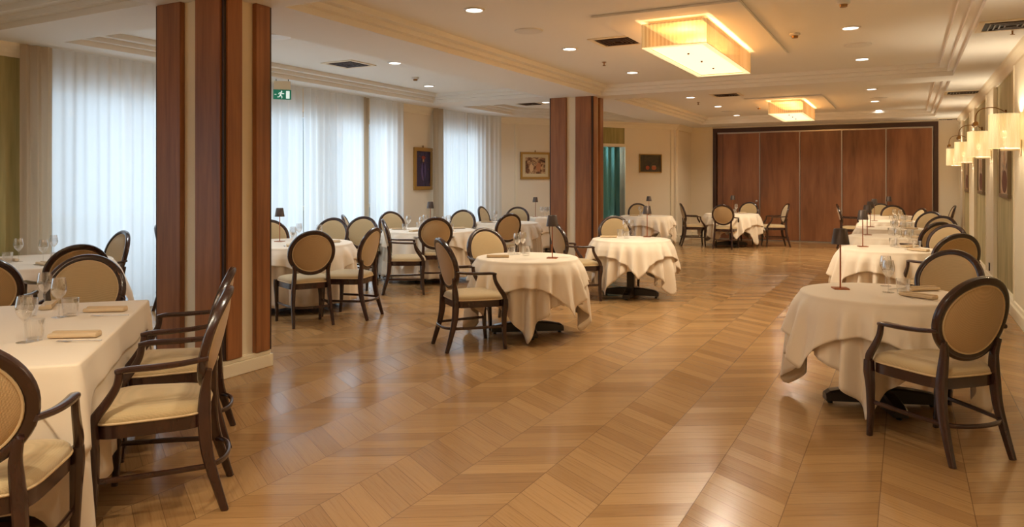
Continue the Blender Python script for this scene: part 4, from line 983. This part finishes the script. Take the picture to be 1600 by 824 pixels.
t = MB(); t.sweep([(.0, 0, 0), (.05, 0, .17)], (.016, .005), 10); o = t.build('slanted_item', 'black');  # unidentified dark slanted thing on the small table
bo = o; o.location = (sv.x+.26, sv.y+.02, .754); tag(o, 'dark slanted bottle standing among the spare glasses by the column', 'item'); o.name = 'item'

# ---- rectangular table at lower left
u = Vector((-1.235, 1.20)).normalized(); v = Vector((-.687, -.727)).normalized()
v = Vector((-u.y, u.x)) if Vector((-u.y, u.x)).dot(v) > 0 else Vector((u.y, -u.x))
c0 = Vector((-2.995, 1.82)); Lr = 1.72; Wr = .92
rc = c0+u*Lr/2+v*Wr/2; rzr = math.atan2(u.y, u.x); print('rect', c0, rc)
t = empty('rectangular_table', (rc.x, rc.y, 0), rzr, 'dark table under the rectangular cloth at lower left', 'table')
MB().box(-Lr/2+.01, -Wr/2+.01, .712, Lr/2-.01, Wr/2-.01, .742, .004).build('table_top', 'base', t, smooth=False)
for sx in (-1, 1):
    MB().box(sx*.5-.05, -.05, .08, sx*.5+.05, .05, .712, .01).build('pedestal_column', 'base', t, smooth=False)
    m = MB(); m.box(sx*.5-.045, -.34, .012, sx*.5+.045, .34, .09, .01); m.build('foot', 'base', t, smooth=False)
rect_cloth('tablecloth', rc, rzr, Lr, Wr, .55, .744, .001, 2, 'cloth', 'longer lower cloth of the rectangular table at lower left', corner=.16)
rect_cloth('table_overlay', rc, rzr, Lr+.006, Wr+.006, .13, .744, .008, 2, 'cloth2', 'shorter upper cloth of the rectangular table at lower left', corner=.22)
DR_ = 'rectangular table at lower left'
def at(px, py, proto, label, group, rz=0): q = P(px, py, .755); return put(proto, q.x, q.y, label, group, rz, z=.7545)
rzn = rzr+.15
for px, py, w in ((117, 527, 'in front'), (165, 487, 'second from the front')):
    at(px, py, NK, 'rolled beige napkin %s on the ' % w+DR_, 'napkins on the '+DR_, rzn-PI/2+1.2)
    at(px+6, py+7, FK, 'steel fork before the napkin %s on the ' % w+DR_, 'forks on the '+DR_, rzn-PI/2+1.25); at(px+3, py-6, KN, 'steel knife behind the napkin %s on the ' % w+DR_, 'knives on the '+DR_, rzn-PI/2+1.15)
at(75, 480, NK, 'dark-shaded napkin behind the wine glasses on the '+DR_, 'napkins on the '+DR_, .9)
for px, py, pr, w in ((39, 535, WG, 'stemmed wine glass frontmost, at left'), (92, 496, WG, 'stemmed wine glass right of the pair'), (70, 484, WG, 'stemmed wine glass farthest back'),
                     (54, 532, TG, 'water tumbler frontmost'), (110, 494, TG, 'water tumbler beside the right wine glass'), (46, 494, TG, 'water tumbler at the left')):
    at(px, py, pr, w+' on the '+DR_, 'glasses on the '+DR_)
chair(-3.10, 2.27, -3.10+v.x, 2.27+v.y, 'armchair nearest at lower left, side-on with ribbed back towards the column')
chair(-3.71, 2.82, -3.71+v.x, 2.82+v.y, 'second armchair on the right side of the lower-left rectangular table')
e = rc+u*(Lr/2+.28); chair(e.x, e.y, rc.x, rc.y, 'chair facing us at the far end of the lower-left rectangular table')
e = Vector((-2.91, 1.42)); chair(e.x, e.y, e.x+u.x, e.y+u.y, 'armchair cut by the lower left corner, back to us')
# corner table chairs
bz = P(122, 381, 1.0); chair_top(124, 381, k5, 'chair just behind the far end chair, backing on the corner table side')
chair_top(190, 360, k5, 'tan-fronted armchair before the sheer curtain left of the near column'); chair_top(-32, 400, k5, 'dark-framed chair cut by the left edge of the picture')
chair_top(250, 350, (l2.x, l2.y), 'pale chair mostly hidden by the left side of the near column')
